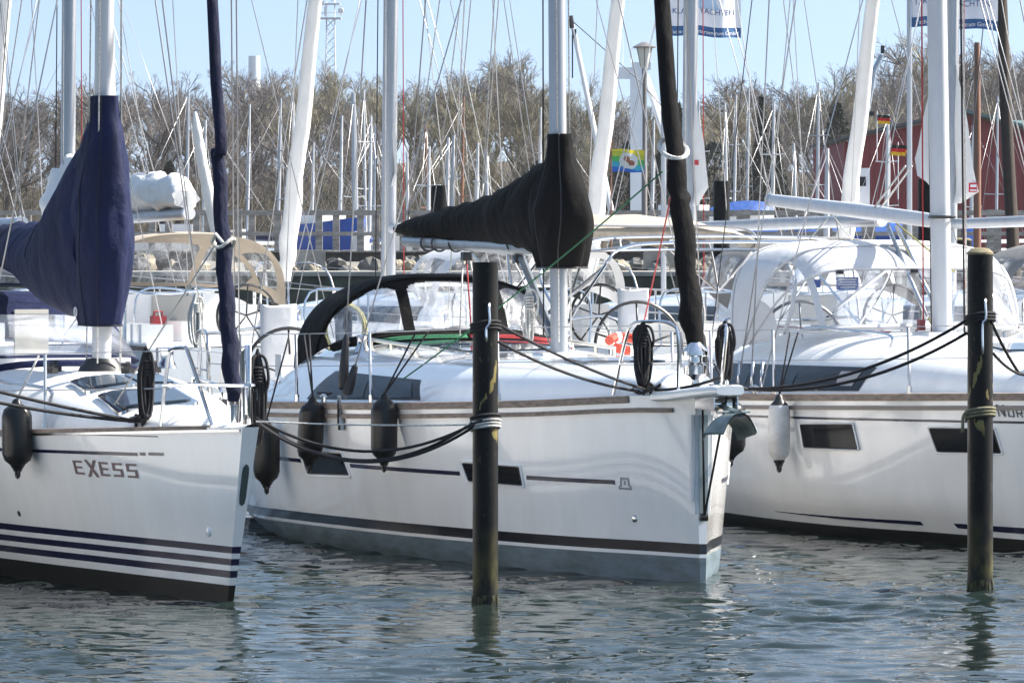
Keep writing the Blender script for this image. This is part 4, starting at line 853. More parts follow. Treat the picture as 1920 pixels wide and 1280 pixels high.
# ------------------------------------------------------------------ water
def ground_noise_water():
    xs = np.arange(-5.8, 5.8, .026); ys = np.concatenate([np.arange(27, 37, .026), np.arange(37, 48, .05), np.arange(48, 62.01, .16)])
    X, Y = np.meshgrid(xs, ys); rs = np.random.RandomState(11); Z = np.zeros_like(X)
    for i in range(150):
        lam = 10**rs.uniform(math.log10(.10), math.log10(.75)); th = R(87)+rs.normal(0, .42); k = 2*math.pi/lam
        amp = .0044*lam**1.0*rs.uniform(.5, 1.2)
        ph = rs.uniform(0, 6.28); wob = .8*np.sin(X*rs.uniform(.5, 1.6)+Y*rs.uniform(-.5, .5)+rs.uniform(0, 6)); en = np.clip(.55+.75*np.sin(X*rs.uniform(.3, 1.3)+Y*rs.uniform(-.9, .9)+rs.uniform(0, 6)), .05, 1.3)
        s_ = np.sin(k*(X*math.cos(th)+Y*math.sin(th))+ph+wob); Z += amp*en*(s_-.35*(1-s_*s_))
    # calmer and livelier patches
    e = .82+.42*np.sin(X*.9+Y*.33+1)*np.sin(Y*.61-X*.4)+.2*np.sin(X*1.7-Y*.8)
    ed = np.clip(np.minimum(np.minimum(X+5.8, 5.75-X)/.6, np.minimum((Y-27)/1.0, (62-Y)/6)), 0, 1)
    return xs, ys, X, Y, Z*e*ed
xs, ys, X, Y, Z = ground_noise_water()
me = bpy.data.meshes.new('water'); ny, nx = X.shape
vv = np.stack([X, Y, Z], -1).reshape(-1, 3); idx = np.arange(ny*nx).reshape(ny, nx)
q = np.stack([idx[:-1, :-1], idx[:-1, 1:], idx[1:, 1:], idx[1:, :-1]], -1).reshape(-1, 4)
me.vertices.add(len(vv)); me.vertices.foreach_set('co', vv.ravel()); me.loops.add(q.size); me.loops.foreach_set('vertex_index', q.ravel().astype(np.int32))
me.polygons.add(len(q)); me.polygons.foreach_set('loop_start', np.arange(0, q.size, 4, dtype=np.int32)); me.polygons.foreach_set('use_smooth', np.ones(len(q), bool)); me.update(calc_edges=True)
WATER = bpy.data.materials.new('harbour water'); WATER.use_nodes = True; n = WATER.node_tree.nodes; l = WATER.node_tree.links; b = n['Principled BSDF']
b.inputs['Base Color'].default_value = (.012, .020, .018, 1); b.inputs['Roughness'].default_value = .012; b.inputs['IOR'].default_value = 1.333
t = n.new('ShaderNodeTexCoord'); mp = n.new('ShaderNodeMapping'); mp.inputs['Scale'].default_value = (1, 1.7, 1); nz = n.new('ShaderNodeTexNoise'); nz.inputs['Scale'].default_value = 16; nz.inputs['Detail'].default_value = 4; nz.inputs['Distortion'].default_value = .6
l.new(t.outputs['Object'], mp.inputs[0]); l.new(mp.outputs[0], nz.inputs['Vector']); bp = n.new('ShaderNodeBump'); bp.inputs['Strength'].default_value = .08; bp.inputs['Distance'].default_value = .004
l.new(nz.outputs['Fac'], bp.inputs['Height']); l.new(bp.outputs[0], b.inputs['Normal'])
me.materials.append(WATER); wt = bpy.data.objects.new('water', me); COL.objects.link(wt); tag(wt, 'rippled grey green harbour water', None, kind='structure')
b = MB(); x0, x1, y0, y1 = float(xs[0]), float(xs[-1]), float(ys[0]), float(ys[-1])
for a in ((-1500, -60, 1500, y0), (-1500, y0, x0, y1), (x1, y0, 1500, y1), (-1500, y1, 1500, 262)): b.add([(a[0], a[1], 0), (a[2], a[1], 0), (a[2], a[3], 0), (a[0], a[3], 0)], [(0, 1, 2, 3)])
tag(b.build('far_water', WATER, smooth=False), 'harbour water beyond the moored yachts', None, kind='structure')
# ------------------------------------------------------------------ second row of yachts, bows away, across the pontoon
BS2 = [(0,.06),(.4,.45),(1.4,.98),(2.6,1.34),(4,1.6),(5.5,1.75),(8,1.75),(11.5,1.5)]
BW2 = [(0,.02),(.6,.25),(1.5,.6),(2.6,.9),(4,1.25),(5.5,1.42),(8,1.4),(11.5,.8)]
def far_row(ox, oy, deg, label, hullm=GELW, dod=BEIGE, dodger_z=2.2, boom=(4.15, 9.0, 2.45), boom_turn=0., boomm=MASTW, genm=WHTSAIL, stripe=NAVY, mh=14.5, clew=None, bag_cover=None, bim=None, mastm=ALU, mu=4.0, cloth=None):
    F = Frame(ox, oy, deg, True); r = empty('sailing_yacht', label, 'sailboat', F.o, F.rz, 'yachts moored across the pontoon')
    h = Hull(BS2, BW2, [(0,1.35),(3,1.22),(7,1.12),(11.5,1.1)], 11.5)
    h.mesh('hull', r, [(lambda u: .1, 0), (lambda u: .2, 2), (h.sheer, 1)], [ANTIB, hullm, stripe]); h.deck(r, DECK)
    for sd in (1, -1): toerail(h, r, TEAK, .4, 11.4, .02, -.03, sd)
    c = Cabin([(.8,.3),(2,.75),(4,1.1),(6,1.2),(8.2,1.2)], [(.8,1.36),(2,1.5),(4,1.62),(6,1.68),(8.2,1.70)], lambda u: h.sheer(u)-.03, .8, 8.2); c.mesh(r, GEL)
    for sd in (1, -1):
        c.patch('cabin_window', r, GLASSD, [(7.6,1.52),(4.0,1.48),(3.8,1.34),(7.8,1.30)], sd)
        b = MB(); b.box((9.7, sd*1.25, 1.22), (3.0, .32, .28)); b.build('cockpit_coaming', GEL, r)
        winch(r, (9.0, sd*1.25, 1.36)); tops = [np.array([.3, sd*.4, 1.95])]+[stanchion(r, h, u, sd, .6, .06) for u in (2.3, 4.4, 6.5, 8.6, 10.3)]
        for k in (0, -.28): line('guard_rail', r, [p+np.array([0, 0, k]) for p in tops], .005, WIRE)
        b = MB(); b.tube(spline([(10.0, sd*1.55, 1.1), (10.05, sd*1.55, 1.72), (11.3, sd*1.45, 1.72), (11.4, sd*1.2, 1.72), (11.4, sd*.5, 1.72), (11.4, sd*.45, 1.1)], 5), .014, 6); b.tube([(10.7, sd*1.5, 1.1), (10.7, sd*1.5, 1.72)], .013, 5); b.build('pushpit', CHROME, r)
        b = MB(); b.tube(spline([(.7, sd*.6, 1.3), (.5, sd*.5, 1.9), (0, sd*.2, 1.95), (0, sd*.15, 1.35)], 5), .014, 6); b.build('pulpit', CHROME, r)
        for u, z, s_ in ((mu+.35, mh*.95, .9), (mu+.2, mh*.45, .08), (mu+.6, mh*.47, .09)): line('shroud', r, [(u, sd*1.55, 1.2), (mu+.01*z, sd*s_, z)], .0065, WIRE)
        line('backstay', r, [(11.4, sd*.8, 1.2), (mu+.4, 0, mh)], .0065, WIRE)
    b = MB(); b.box((9.6, 0, .86), (2.9, 2.2, .06)); b.build('cockpit_sole', CREAM, r)
    b = MB(); b.box((10.4, 0, 1.2), (.3, .35, .75)); b.build('wheel_pedestal', GELW, r); wheel(r, (10.65, 0, 1.45), .36, .1)
    b = MB(); b.box((8.22, 0, 1.35), (.03, .62, .6)); b.build('companionway_door', mat('cabin door grey', (.45, .44, .41), .4), r)
    mast_tube(r, (mu, 0, 1.55), (mu+.35, 0, mh), .125, .09, mastm)
    for z in (mh*.45, mh*.72):
        for sg in (-1, 1): line('spreader', r, [(mu+.1, sg*.06, z), (mu+.3, sg*.9, z+.1)], .02, mastm)
    ua, ub, zb = boom; L = ub-ua; ca, sa = math.cos(boom_turn), math.sin(boom_turn); B = lambda t, v=0, z=0: np.array([ua+(t-ua)*ca, (t-ua)*sa+v, zb+.02*(t-ua)+z])
    b = MB(); b.tube([B(ua), B((ua+ub)/2), B(ub)], [.065, .078, .074], 12); bo = b.build('boom', boomm, r); b = MB(); b.tube([B(ub), B(ub+.07)], .08, 12); b.build('boom_end', PAPER, bo)
    if bag_cover:
        b = MB(); G = []
        for t in np.linspace(ua+.05, ub-.05, 34):
            f = (t-ua)/L; hh = lerp([(0, .85), (.12, .62), (.5, .44), (.9, .42), (1, .20)], f)*(1+.25*vnoise(t*4, 1, 2)); row = []
            for q in np.linspace(0, 2*math.pi, 25)[:-1]:
                d = .55*vnoise(t*4, math.cos(q)*2, math.sin(q)*2+5); row.append(B(t, .17*math.cos(q)*(1+d), .06+hh/2+hh/2*math.sin(q)*(1+d)))
            G.append(row)
        b.grid(G, closed=True); b.fan(G[0]); b.fan(G[-1]); b.build('sail_bundle', bag_cover, r, sharp=180)
        b = MB(); G = []
        for z in np.linspace(zb-.1, zb+.68, 14):
            f = max(0, (z-zb+.1)/.78); G.append([(mu+.2-.2*f+(.42-.30*f*f)*math.cos(q)*(1+.3*vnoise(math.cos(q)*2, z*4, 1)), -.08+(.34-.22*f*f)*math.sin(q)*(1+.6*vnoise(math.sin(q)*2, z*5, 7)), z) for q in np.linspace(0, 2*math.pi, 21)[:-1]])
        b.grid(G, closed=True); b.fan(G[-1]); b.build('sail_bundle', WHTSAIL, r, sharp=180)
    if clew:
        z1, z0, wd, zc = clew; b = MB(); G = []
        for t in np.linspace(0, 1, 15):
            tc_ = (z1-zc)/(z1-z0); w_ = wd*(t/tc_ if t < tc_ else 1-.75*(t-tc_)/(1-tc_)); z = z1+(z0-z1)*t
            G.append([(mu+.13+w_*k*ca, w_*k*sa+.03*math.sin(k*4+t*9)*t, z) for k in np.linspace(0, 1, 6)])
        b.grid(G); s_ = b.build('mainsail_clew', WHTSAIL, r, sharp=180)
    furled(r, [(.25, 0, 1.75), (1.0, 0, 4.2), (mu+.25, 0, mh-.5)], [(0, .07), (.1, .10), (.25, .12), (.6, .09), (1, .03)], genm, turns=3)
    for a, c_, rr, m_ in (((ub, 0, zb+.15), (mu+.3, 0, mh), .006, WIRE), ((mu-.2, .1, 1.7), (mu, .08, mh-1), .007, ROPEW), ((mu+.2, -.12, 1.7), (mu+.2, -.08, mh-1), .007, ROPEW), ((mu+.2, .14, 1.7), (mu+.2, .1, mh-2), .007, ROPER), ((ub-1.5, .1, zb+.2), (mu+.1, .05, mh*.6), .006, ROPEW), ((ub-3, .1, zb+.2), (mu+.1, .05, mh*.6), .006, ROPEW), ((mu-.18, -.1, 1.7), (mu+.05, -.08, mh-.5), .008, ROPEB)):
        line('running_rigging', r, [a, c_], rr, m_)
    if dod: dodger(r, [(0,7.7,1.70,6.7,1.75,1.15),(.42,7.9,1.66,7.3,dodger_z-.1,1.2),(.65,8.1,1.62,8.1,dodger_z,1.22),(1,8.6,1.5,8.9,dodger_z-.03,1.25)], dod, [(.04,.40,-.28,.28,.06),(.04,.42,.36,.9,.06),(.04,.42,-.9,-.36,.06),(.50,.86,.62,.95,.1),(.50,.86,-.95,-.62,.1)], n=3.0, NS=56, NT=90)
    if bim:
        u0, u1, zt, hw, m_ = bim; b = MB(); G = []
        for s_ in np.linspace(0, 1, 14):
            zz = zt-.28*(2*s_-1)**2*.5; G.append([(u0+(u1-u0)*s_, hw*v, zz-.16*abs(v)**2.5+.01*math.sin(v*14+s_*9)) for v in np.linspace(-1, 1, 19)])
        G = [[np.array(p)-np.array([0, 0, .12]) for p in G[0]]]+G+[[np.array(p)-np.array([0, 0, .12]) for p in G[-1]]]
        b.grid(G); bi = b.build('bimini_top', m_, r, sharp=40); um = (u0+u1)/2; b = MB()
        for e in (u0, um, u1):
            b.tube(spline([(um+.2, hw*1.0, 1.72), (e, hw*.98, zt-.35), (e, hw*.8, zt-.15), (e, 0, zt-.14 if e != um else zt-.03), (e, -hw*.8, zt-.15), (e, -hw*.98, zt-.35), (um+.2, -hw*1.0, 1.72)], 5), .014, 5)
        b.build('bimini_frame', CHROME, bi)
    return r, F, h
rB1, FB1, _ = far_row(-7.25, 71.8, 23, 'white yacht across the pontoon with beige sprayhood, left of the navy furled sail', dod=BEIGE, dodger_z=2.42, bag_cover=WHTSAIL, boomm=ALU, boom=(4.1, 8.6, 2.55), stripe=NAVY)
rB2, FB2, _ = far_row(-3.15, 71.9, 23, 'yacht across the pontoon with wide beige bimini behind the black-covered boom', dod=WHTFAB, dodger_z=2.33, clew=(4.1, 3.0, .26, 3.2), bim=(9.7, 12.2, 2.62, 1.3, BEIGE), boom=(4.15, 8.8, 2.46), mastm=ALU)
rB3, FB3, _ = far_row(.95, 72.0, 19, 'white yacht across the pontoon with long boom swung out behind the right sprayhood', dod=GREYFAB, dodger_z=2.36, boom=(4.15, 8.1, 2.48), boom_turn=R(14), clew=(4.4, 2.75, .42, 3.0), boomm=ALU)
rB4, FB4, _ = far_row(4.35, 72.0, 18, 'yacht across the pontoon with loose white sail, behind the mast of the right yacht', dod=GREYFAB, dodger_z=2.32, boom=(4.15, 9.6, 2.52), boom_turn=R(12), clew=(4.8, 2.78, .62, 2.82), boomm=ALU)
rB0, FB0, _ = far_row(-9.1, 73.0, 22, 'white yacht at the left edge across the pontoon, showing only its furled sail and pole', dod=NAVYFAB, boom=(4.15, 8.2, 2.45), mastm=BLUEGREY)
# emblem patches on the loose sails
for F, u, v, z, s_, nm in ((FB4, 4.60, .08, 2.98, .075, 'B'), (FB3, 4.20, .03, 3.30, .04, 'A')):
    b = MB(); c = F.W(u, v, z)+np.array([0, -.06, 0]); b.box(tuple(c), (s_*1.6, .006, s_*1.6)); o = tag(b.build('sail_emblem', RED if nm == 'B' else RED), 'small red emblem on the loose sail by the %s mast' % ('right' if nm == 'B' else 'middle silver'), 'emblem')
    if nm == 'B': b = MB(); b.box((c[0], c[1]-.005, c[2]+.02), (s_*1.0, .004, s_*.45)); b.box((c[0], c[1]-.005, c[2]-.035), (s_*1.1, .004, s_*.25)); b.build('emblem_print', PAPER, o)
# red jerrycan and rope clutter on the left far yacht
o = empty('jerrycan', 'red canister on the cabin of the far yacht with beige sprayhood', 'canister', FB1.W(8.75, -.42, 1.16), FB1.rz); b = MB(); b.box((0, 0, .13), (.12, .17, .26)); b.tube([(0, -.05, .26), (0, -.05, .31), (0, .05, .31), (0, .05, .26)], .015, 6); b.build('canister_body', mat('faded red plastic', (.26, .02, .03), .5, noise=(6, .3)), o)
hank('rope_coil', 'black rope coil on the stern rail of the far left yacht', 'rope coil', FB1.W(11.45, .9, 1.72), .75, .25, ROPEB, FB1.rz+R(90), 21, 9, .02, 'black rope coils on far stern rails')
for k, (u, v, lab) in enumerate(((11.45, -.9, 'white rope bundle on the rail of the far left yacht'), (11.45, .6, ''))):
    if lab: hank('rope_coil', lab, 'rope coil', FB1.W(u, v, 1.72), .6, .2, ROPEW, FB1.rz+R(90), 31+k, 8, .014, 'white rope coils')
hank('rope_coil', 'white rope coil on the stern rail of the yacht behind the black sprayhood', 'rope coil', FB2.W(11.45, .9, 1.72), .55, .2, ROPEW, FB2.rz+R(90), 41, 8, .014, 'white rope coils')
# pontoon between the two rows
pt = empty('pontoon', 'grey plank pontoon between the two rows of yachts', 'pontoon', (0, 55.5, 0), R(14))
pl = None
for i in range(90):
    if pl is None: pl = MB().box((0, 0, .50), (.145, 2.2, .04)).build('plank', WOODJ, pt); pl.location = (-6.9, 0, 0)
    else: o = pl.copy(); COL.objects.link(o); o.location = (-6.9+.155*i, 0, rng.uniform(-.006, .006))
for sg in (-1, 1): MB().box((0, sg*1.05, .36), (14.2, .12, .22)).build('side_beam', WOODD, pt)
MB().box((0, 0, .18), (14, 1.6, .5)).build('float', CONC, pt)
for x, y, h_, r_, lab in ((-1.16, 85, 3.15, .13, 'dark pile behind the end of the black sail cover'), (3.34, 85, 3.22, .13, 'dark pile between the two silver booms'), (6.62, 85, 3.25, .15, 'dark pile behind the mast of the right yacht'), (6.5, 77, 2.3, .14, 'short dark pile with sandy top right of the right mast')):
    pile(x, y, h_, r_, lab, .03 if h_ < 3 else 0, detail=False)

# ------------------------------------------------------------------ quay, stones, jetty with railing
qw = tag(MB().box((0, 121.5, .60), (130, 3, 1.6)).build('quay_wall', MOSSW, smooth=False), 'low mossy quay wall below the boulders', 'quay wall')
b = MB(); b.box((0, 121.2, 1.45), (130, 2.6, .10)); b.build('coping', CONC, qw)
b = MB(); G = [[(x, y, z+.12*vnoise(x*.7, y*.7, 3)) for x in np.linspace(-65, 65, 120)] for y, z in ((122.9, 1.2), (128, 1.5), (136, 1.55), (150, 1.6), (158, 1.2), (162, -.8))]
mole = tag(b.grid(G).build('embankment', mat('rubble ground', (.20, .19, .16), .95, noise=(1.2, .5))), 'stony embankment behind the quay wall', None, kind='structure')
STONES = [mat('stone grey', (.17, .165, .155), .9, noise=(3, .4), bump=(6, .6, .05)), mat('stone dark', (.05, .052, .052), .85, noise=(3, .4), bump=(6, .6, .05)), mat('stone tan', (.30, .265, .20), .9, noise=(3, .3), bump=(6, .6, .05))]
def stone_mesh(sd, m):
    g = random.Random(sd); b = MB(); G = []
    for i in range(6):
        ph = math.pi*i/5; row = []
        for j in range(8):
            q = 2*math.pi*j/8; d = 1+.8*vnoise(math.cos(q)*1.6+sd*3.1, math.sin(q)*1.6, math.cos(ph)*1.6); row.append((.30*math.sin(ph)*math.cos(q)*d, .26*math.sin(ph)*math.sin(q)*d, .20*math.cos(ph)*d))
        G.append(row)
    b.grid(G, closed=True); o = b.build('stone', m, mole, smooth=False); return o
protos = [stone_mesh(k, STONES[k % 3]) for k in range(9)]
for k, o in enumerate(protos): o.location = (-14+k*3.3, 126, 1.55)
for k in range(285):
    o = protos[rng.randrange(9)].copy(); COL.objects.link(o); o.parent = mole; s_ = rng.uniform(.45, 1.05); o.scale = (s_, s_*rng.uniform(.8, 1.2), s_*rng.uniform(.8, 1.2))
    o.rotation_euler = (rng.uniform(-.5, .5), rng.uniform(-.5, .5), rng.uniform(0, 6)); yy = rng.uniform(123.2, 128.5); o.location = (rng.uniform(-13, 13), yy, 1.28+.035*(yy-123)+rng.uniform(-.1, .28))
jt = empty('jetty', 'long grey timber jetty with railing behind the yachts', 'jetty', (0, 145, 0))
JX0, JX1 = -17, 18
for y in (0, 1.8):
    for zz, hh in ((2.90, .13), (2.33, .11)): MB().box(((JX0+JX1)/2, y-.09, zz), (JX1-JX0, .05, hh)).build('rail', WOODJ, jt)
    MB().box(((JX0+JX1)/2, y, 1.70), (JX1-JX0, .2, .26)).build('bearer', WOODD, jt)
    po = None
    for i in range(31):
        x = JX0+.4+i*1.14+(.3 if y else 0)+rng.uniform(-.06, .06)
        if po is None: po = MB().box((0, y, 2.15), (.19, .17, 1.66)).build('post', WOODJ, jt); po.location = (x, 0, 0)
        else: o = po.copy(); COL.objects.link(o); o.location = (x, 0, rng.uniform(-.02, .02))
    pp = None
    for i in range(12):
        x = JX0+1+i*3
        if pp is None: pp = MB().box((0, y, .7), (.24, .24, 2.0)).build('leg', WOODD, jt); pp.location = (x, 0, 0)
        else: o = pp.copy(); COL.objects.link(o); o.location = (x, 0, 0)
pl = None
for i in range(220):
    if pl is None: pl = MB().box((0, .9, 1.85), (.148, 2.2, .045)).build('plank', WOODJ, jt); pl.location = (JX0+.1, 0, 0)
    else: o = pl.copy(); COL.objects.link(o); o.location = (JX0+.1+.158*i, rng.uniform(-.02, .02), rng.uniform(-.008, .008))
for x, lab in ((-9.9, 'pale concrete block left of the silver mast'), (-5.6, 'pale concrete block beside the boulders'), (4.1, 'pale concrete block under the jetty at right')):
    tag(MB().box((x*.86, 126.5, 1.75), (.75, .6, .42), .1).build('concrete_block', CONC, smooth=False), lab, 'block', 'concrete blocks on the bank')
# clutter on the far side of the railing
def skiff(x, y, z, rz, L, B_, H_, m, label, deckm=TEAK, cat='boat', tarp=None):
    r = empty('small_boat', label, cat, (x, y, z), rz); h = Hull([(0,.05),(.15*L,.3*B_),(.4*L,.5*B_),(L,.44*B_)], [(0,.02),(.2*L,.22*B_),(.5*L,.38*B_),(L,.36*B_)], [(0,H_),(L*.5,H_*.82),(L,H_*.8)], L)
    h.mesh('hull', r, [(h.sheer, 0)], [m], -.1); h.deck(r, deckm)
    if tarp:
        b = MB(); b.grid([[(u, h.half(u)*1.03*v, h.sheer(u)+.05+tarp*(1-abs(v))**.8*(1-.5*(2*u/L-1)**2)) for v in np.linspace(-1, 1, 11)] for u in np.linspace(0, L, 16)]); b.build('cover', BLUETARP, r)
    else:
        b = MB(); b.box((L*.6, 0, H_*1.0), (L*.3, B_*.6, H_*.35)); b.build('cabin', GEL, r)
    return r
skiff(-4.25, 152, 1.75, R(128), 3.2, 1.5, 1.05, BLUEP, 'blue boat standing behind the jetty railing, left of the silver mast')
tag(MB().lathe([(.001, 1.70), (.22, 1.70), (.26, 2.3), (.28, 2.3), (.28, 2.38), (.001, 2.40)], (-4.28, 150.6, 0), 12).build('bin', PAPER), 'white bin in front of the blue boat', 'bin')
rb = empty('barrel', 'red barrel standing on the jetty near the lamp post', 'barrel', (3.58, 139.6, 2.35)); b = MB(); b.lathe([(.001, 0), (.17, 0), (.18, .02), (.165, .1), (.18, .14), (.165, .26), (.18, .30), (.17, .42), (.001, .42)], n=16); b.build('barrel_body', RED, rb); MB().box((0, 0, -.4), (.4, .4, .8)).build('stand', WOODD, rb)
# lamp post
lp = empty('lamp_post', 'grey lamp post with flat conical hood near the crane', 'lamp post', (3.50, 141, 1.5)); b = MB(); b.lathe([(.075, 0), (.075, 2.6), (.055, 2.65), (.05, 4.95), (.07, 5.0), (.07, 5.18), (.06, 5.2)], n=12); b.build('post', LAMPG, lp)
b = MB(); b.lathe([(.06, 5.18), (.10, 5.25), (.19, 5.72), (.19, 5.75), (.001, 5.75)], n=12); b.build('lantern', LAMPGL, lp); b = MB(); b.lathe([(.30, 5.74), (.31, 5.77), (.12, 5.87), (.03, 5.90), (.001, 5.90)], n=18); b.lathe([(.001, 5.74), (.30, 5.74)], n=18); b.build('hood', LAMPG, lp)
for k in range(4): q = k*math.pi/2; line('lantern_bar', lp, [(.10*math.cos(q), .10*math.sin(q), 5.25), (.2*math.cos(q), .2*math.sin(q), 5.74)], .012, LAMPG)
# travel crane
cr = empty('crane', 'tall white harbour crane with a thick column and leaning back stay', 'crane', (4.75, 200, 1.2)); b = MB()
b.box((0, 0, 3.6), (.62, .62, 7.2)); b.build('column', CRANEW, cr, smooth=False); b = MB(); b.box((-.55, 0, 7.10), (1.5, .5, .42)); b.box((.1, 0, 7.35), (.7, .55, .3)); b.build('jib', CRANEW, cr, smooth=False)
b = MB(); b.tube([(.25, 0, 7.0), (1.2, .5, 4.5), (2.7, 1.5, .2)], .13, 8); b.tube([(.25, 0, 7.0), (1.0, -.3, 4.5), (2.0, -.8, .2)], .10, 8); b.build('back_stay', CRANEW, cr)
b = MB(); b.box((-1.25, 0, 6.85), (.2, .2, .35)); b.box((-1.3, 0, 6.5), (.12, .12, .4)); b.build('hook_block', BLACKP, cr)
b = MB(); b.tube([(-.3, 0, 7.5), (-.3, 0, 8.0), (.5, 0, 8.0), (.5, 0, 7.5)], .02, 5); b.tube([(-.6, .1, 7.35), (-.6, .1, 8.6)], .015, 5); b.build('guard_rail', CRANEW, cr)
tag(MB().box((4.75, 200, .6), (6, 4, 1.4)).build('plinth', CONC, smooth=False), 'concrete base under the white crane', 'plinth')
dk = empty('derrick', 'slim white derrick spar with dark tip right of the black-covered mast', 'derrick', (3.1, 150, 1.5)); b = MB(); b.tube([(0, 0, 0), (-.55, 0, 2.6), (-1.40, 0, 6.7)], [.09, .085, .06], 8); b.build('spar', CRANEW, dk)
b = MB(); b.tube([(-1.40, 0, 6.6), (-1.46, 0, 6.95)], .075, 8); b.box((-1.35, 0, 6.45), (.12, .1, .25)); b.tube([(-1.40, 0, 6.4), (-1.40, 0, 5.2)], .02, 4); b.build('spar_tip', BLACKP, dk); line('topping_wire', dk, [(-1.4, 0, 6.8), (.4, 0, 5.2), (1.3, 0, 4.2)], .015, WIRED)
dk2 = empty('mast_crane', 'blue grey bent mast crane left of the red barn', 'crane', (9.4, 150, 1.0)); b = MB(); b.tube([(0, 0, 0), (.30, 0, 3.2), (.78, 0, 5.9), (1.0, 0, 6.35)], [.11, .10, .08, .06], 8); b.build('arm', BLUEGREY, dk2); b = MB(); b.box((1.02, 0, 6.5), (.10, .1, .22)); b.build('arm_tip', BLACKP, dk2)
b = MB(); b.box((.72, 0, 4.7), (.14, .12, .12)); b.box((.55, 0, 4.55), (.12, .1, .1)); b.build('floodlight', BLACKP, dk2)

# ------------------------------------------------------------------ flags
def flagcloth(name, parent, W_, H_, nx, ny, wave, colf, mats, ph=0.):
    f = lambda x, z: (x*math.cos(.25), wave*(x/W_)**.6*math.sin(x/W_*9+z/H_*1.8+ph)+.3*wave*math.sin(x/W_*17-z/H_*4+ph*2), z-.05*W_*(x/W_)**1.5-.012*W_*math.sin(x/W_*11+ph))
    b = MB(); b.grid([[f(W_*i/nx, H_*j/ny-H_) for i in range(nx+1)] for j in range(ny+1)], lambda j, i: colf((i+.5)/nx, (j+.5)/ny)); return b.build(name, mats, parent, sharp=180), f
def text_on(parent, s_, x, z, size, f, m, name='flag_lettering', off=-.006):
    cu = bpy.data.curves.new('t', 'FONT'); cu.body = s_; cu.size = size; o = bpy.data.objects.new('t', cu); COL.objects.link(o)
    dg = bpy.context.evaluated_depsgraph_get(); me = bpy.data.meshes.new_from_object(o.evaluated_get(dg)); bpy.data.objects.remove(o); me.name = name
    for v in me.vertices:
        p = f(x+v.co.x, z+v.co.y); v.co = (p[0], p[1]+off, p[2])
    me.materials.clear(); me.materials.append(m); o = bpy.data.objects.new(name, me); COL.objects.link(o); o.parent = parent; return o
FLAGW = mat('flag white', (.70, .71, .76), .8, noise=(2, .08)); FLAGB = mat('flag blue band', (.03, .10, .24), .8); FLAGT = mat('flag letter navy', (.05, .09, .24), .8); FLAGL = mat('flag sail blue', (.36, .50, .66), .8)
for (px, py, z, lab, ph, dx) in ((2.02, 70, 6.30, 'white charter flag with blue lower band right of the black furled sail', .4, .0), (5.25, 70, 6.41, 'white charter flag with blue lower band behind the right mast', 2.1, .0)):
    fl = empty('flag', lab, 'flag', (px, py, z), 0, 'white charter flags')
    W_, H_ = (1.02, 1.3) if px < 3 else (1.16, 1.3)
    o, f = flagcloth('flag_cloth', fl, W_, H_, 48, 40, .075, lambda a, c: 1 if c < .095 else (2 if (.42 < a < .72 and .27 < c < .8 and a-.42 < (.8-c)*.55) else 0), [FLAGW, FLAGB, FLAGL], ph)
    text_on(fl, '1. KLASSE YACHTEN', .03 if px > 3 else -.02, -H_*.775, .105 if px < 3 else .115, f, FLAGT); text_on(fl, 'Yacht- & Charterzentrum GmbH', .05, -H_*.975, .07 if px < 3 else .078, f, PAPER, 'band_lettering')
    b = MB(); b.tube([(-.01, 0, .15), (-.01, 0, -H_-.05)], .012, 6); b.tube([(-.01, 0, .1), (W_*.9, 0, .1)], .012, 6); b.build('flag_batten', CHROME, fl)
    b = MB(); b.tube([(-.03, .05, -6.2), (-.03, .05, .9)], .035, 8); tag(b.build('flag_pole', ALU), 'slim pole of the charter flag %s' % ('beside the black furled sail' if px < 3 else 'behind the right mast'), 'flag pole', 'slim flag poles').location = (px, py, z)
rf = empty('flag', 'rainbow flag with pale world globe in front of the crane', 'flag', (2.40, 128, 4.38), 0); RB = [mat('flag r%d' % k, c, .8) for k, c in enumerate(((.02,.12,.5),(.03,.35,.5),(.06,.4,.1),(.45,.5,.05),(.7,.6,.04)))]; GLB = mat('flag globe', (.62,.63,.62), .8); GLT = mat('flag land', (.28,.10,.06), .8)
flagcloth('flag_cloth', rf, .80, .54, 40, 26, .03, lambda a, c: (6 if ((a-.46)**2/.010+(c-.56)**2/.018 < 1 or (a-.6)**2/.012+(c-.42)**2/.014 < 1) else 5) if (a-.52)**2/.085+(c-.5)**2/.13 < 1 else min(4, int(c*4.2+a*.8)), RB+[GLB, GLT], 1.)
b = MB(); b.tube([(-.02, 0, -2.9), (-.02, 0, .2)], .02, 6); b.build('flag_staff', BRWMAST, rf)
DEU = [mat('flag gold', (.75, .45, .02), .8), mat('flag red', (.55, .02, .02), .8), mat('flag black', (.012, .012, .012), .8)]
for px, py, z, lab, s_ in ((9.6, 140, 5.45, 'small black red gold flag flying above the barn roof line', .33), (8.52, 120, 4.35, 'small black red gold flag on the radar mast', .34), (8.78, 121, 4.33, 'second black red gold flag on the radar mast, half hidden', .20)):
    fl = empty('flag', lab, 'flag', (px, py, z), 0, 'black red gold flags'); flagcloth('flag_cloth', fl, s_, s_*.7, 18, 12, .03, lambda a, c: min(2, int(c*3)), DEU, px); b = MB(); b.tube([(-.02, 0, -1.2), (-.02, 0, .1)], .012, 5); b.build('flag_staff', CHROME, fl)

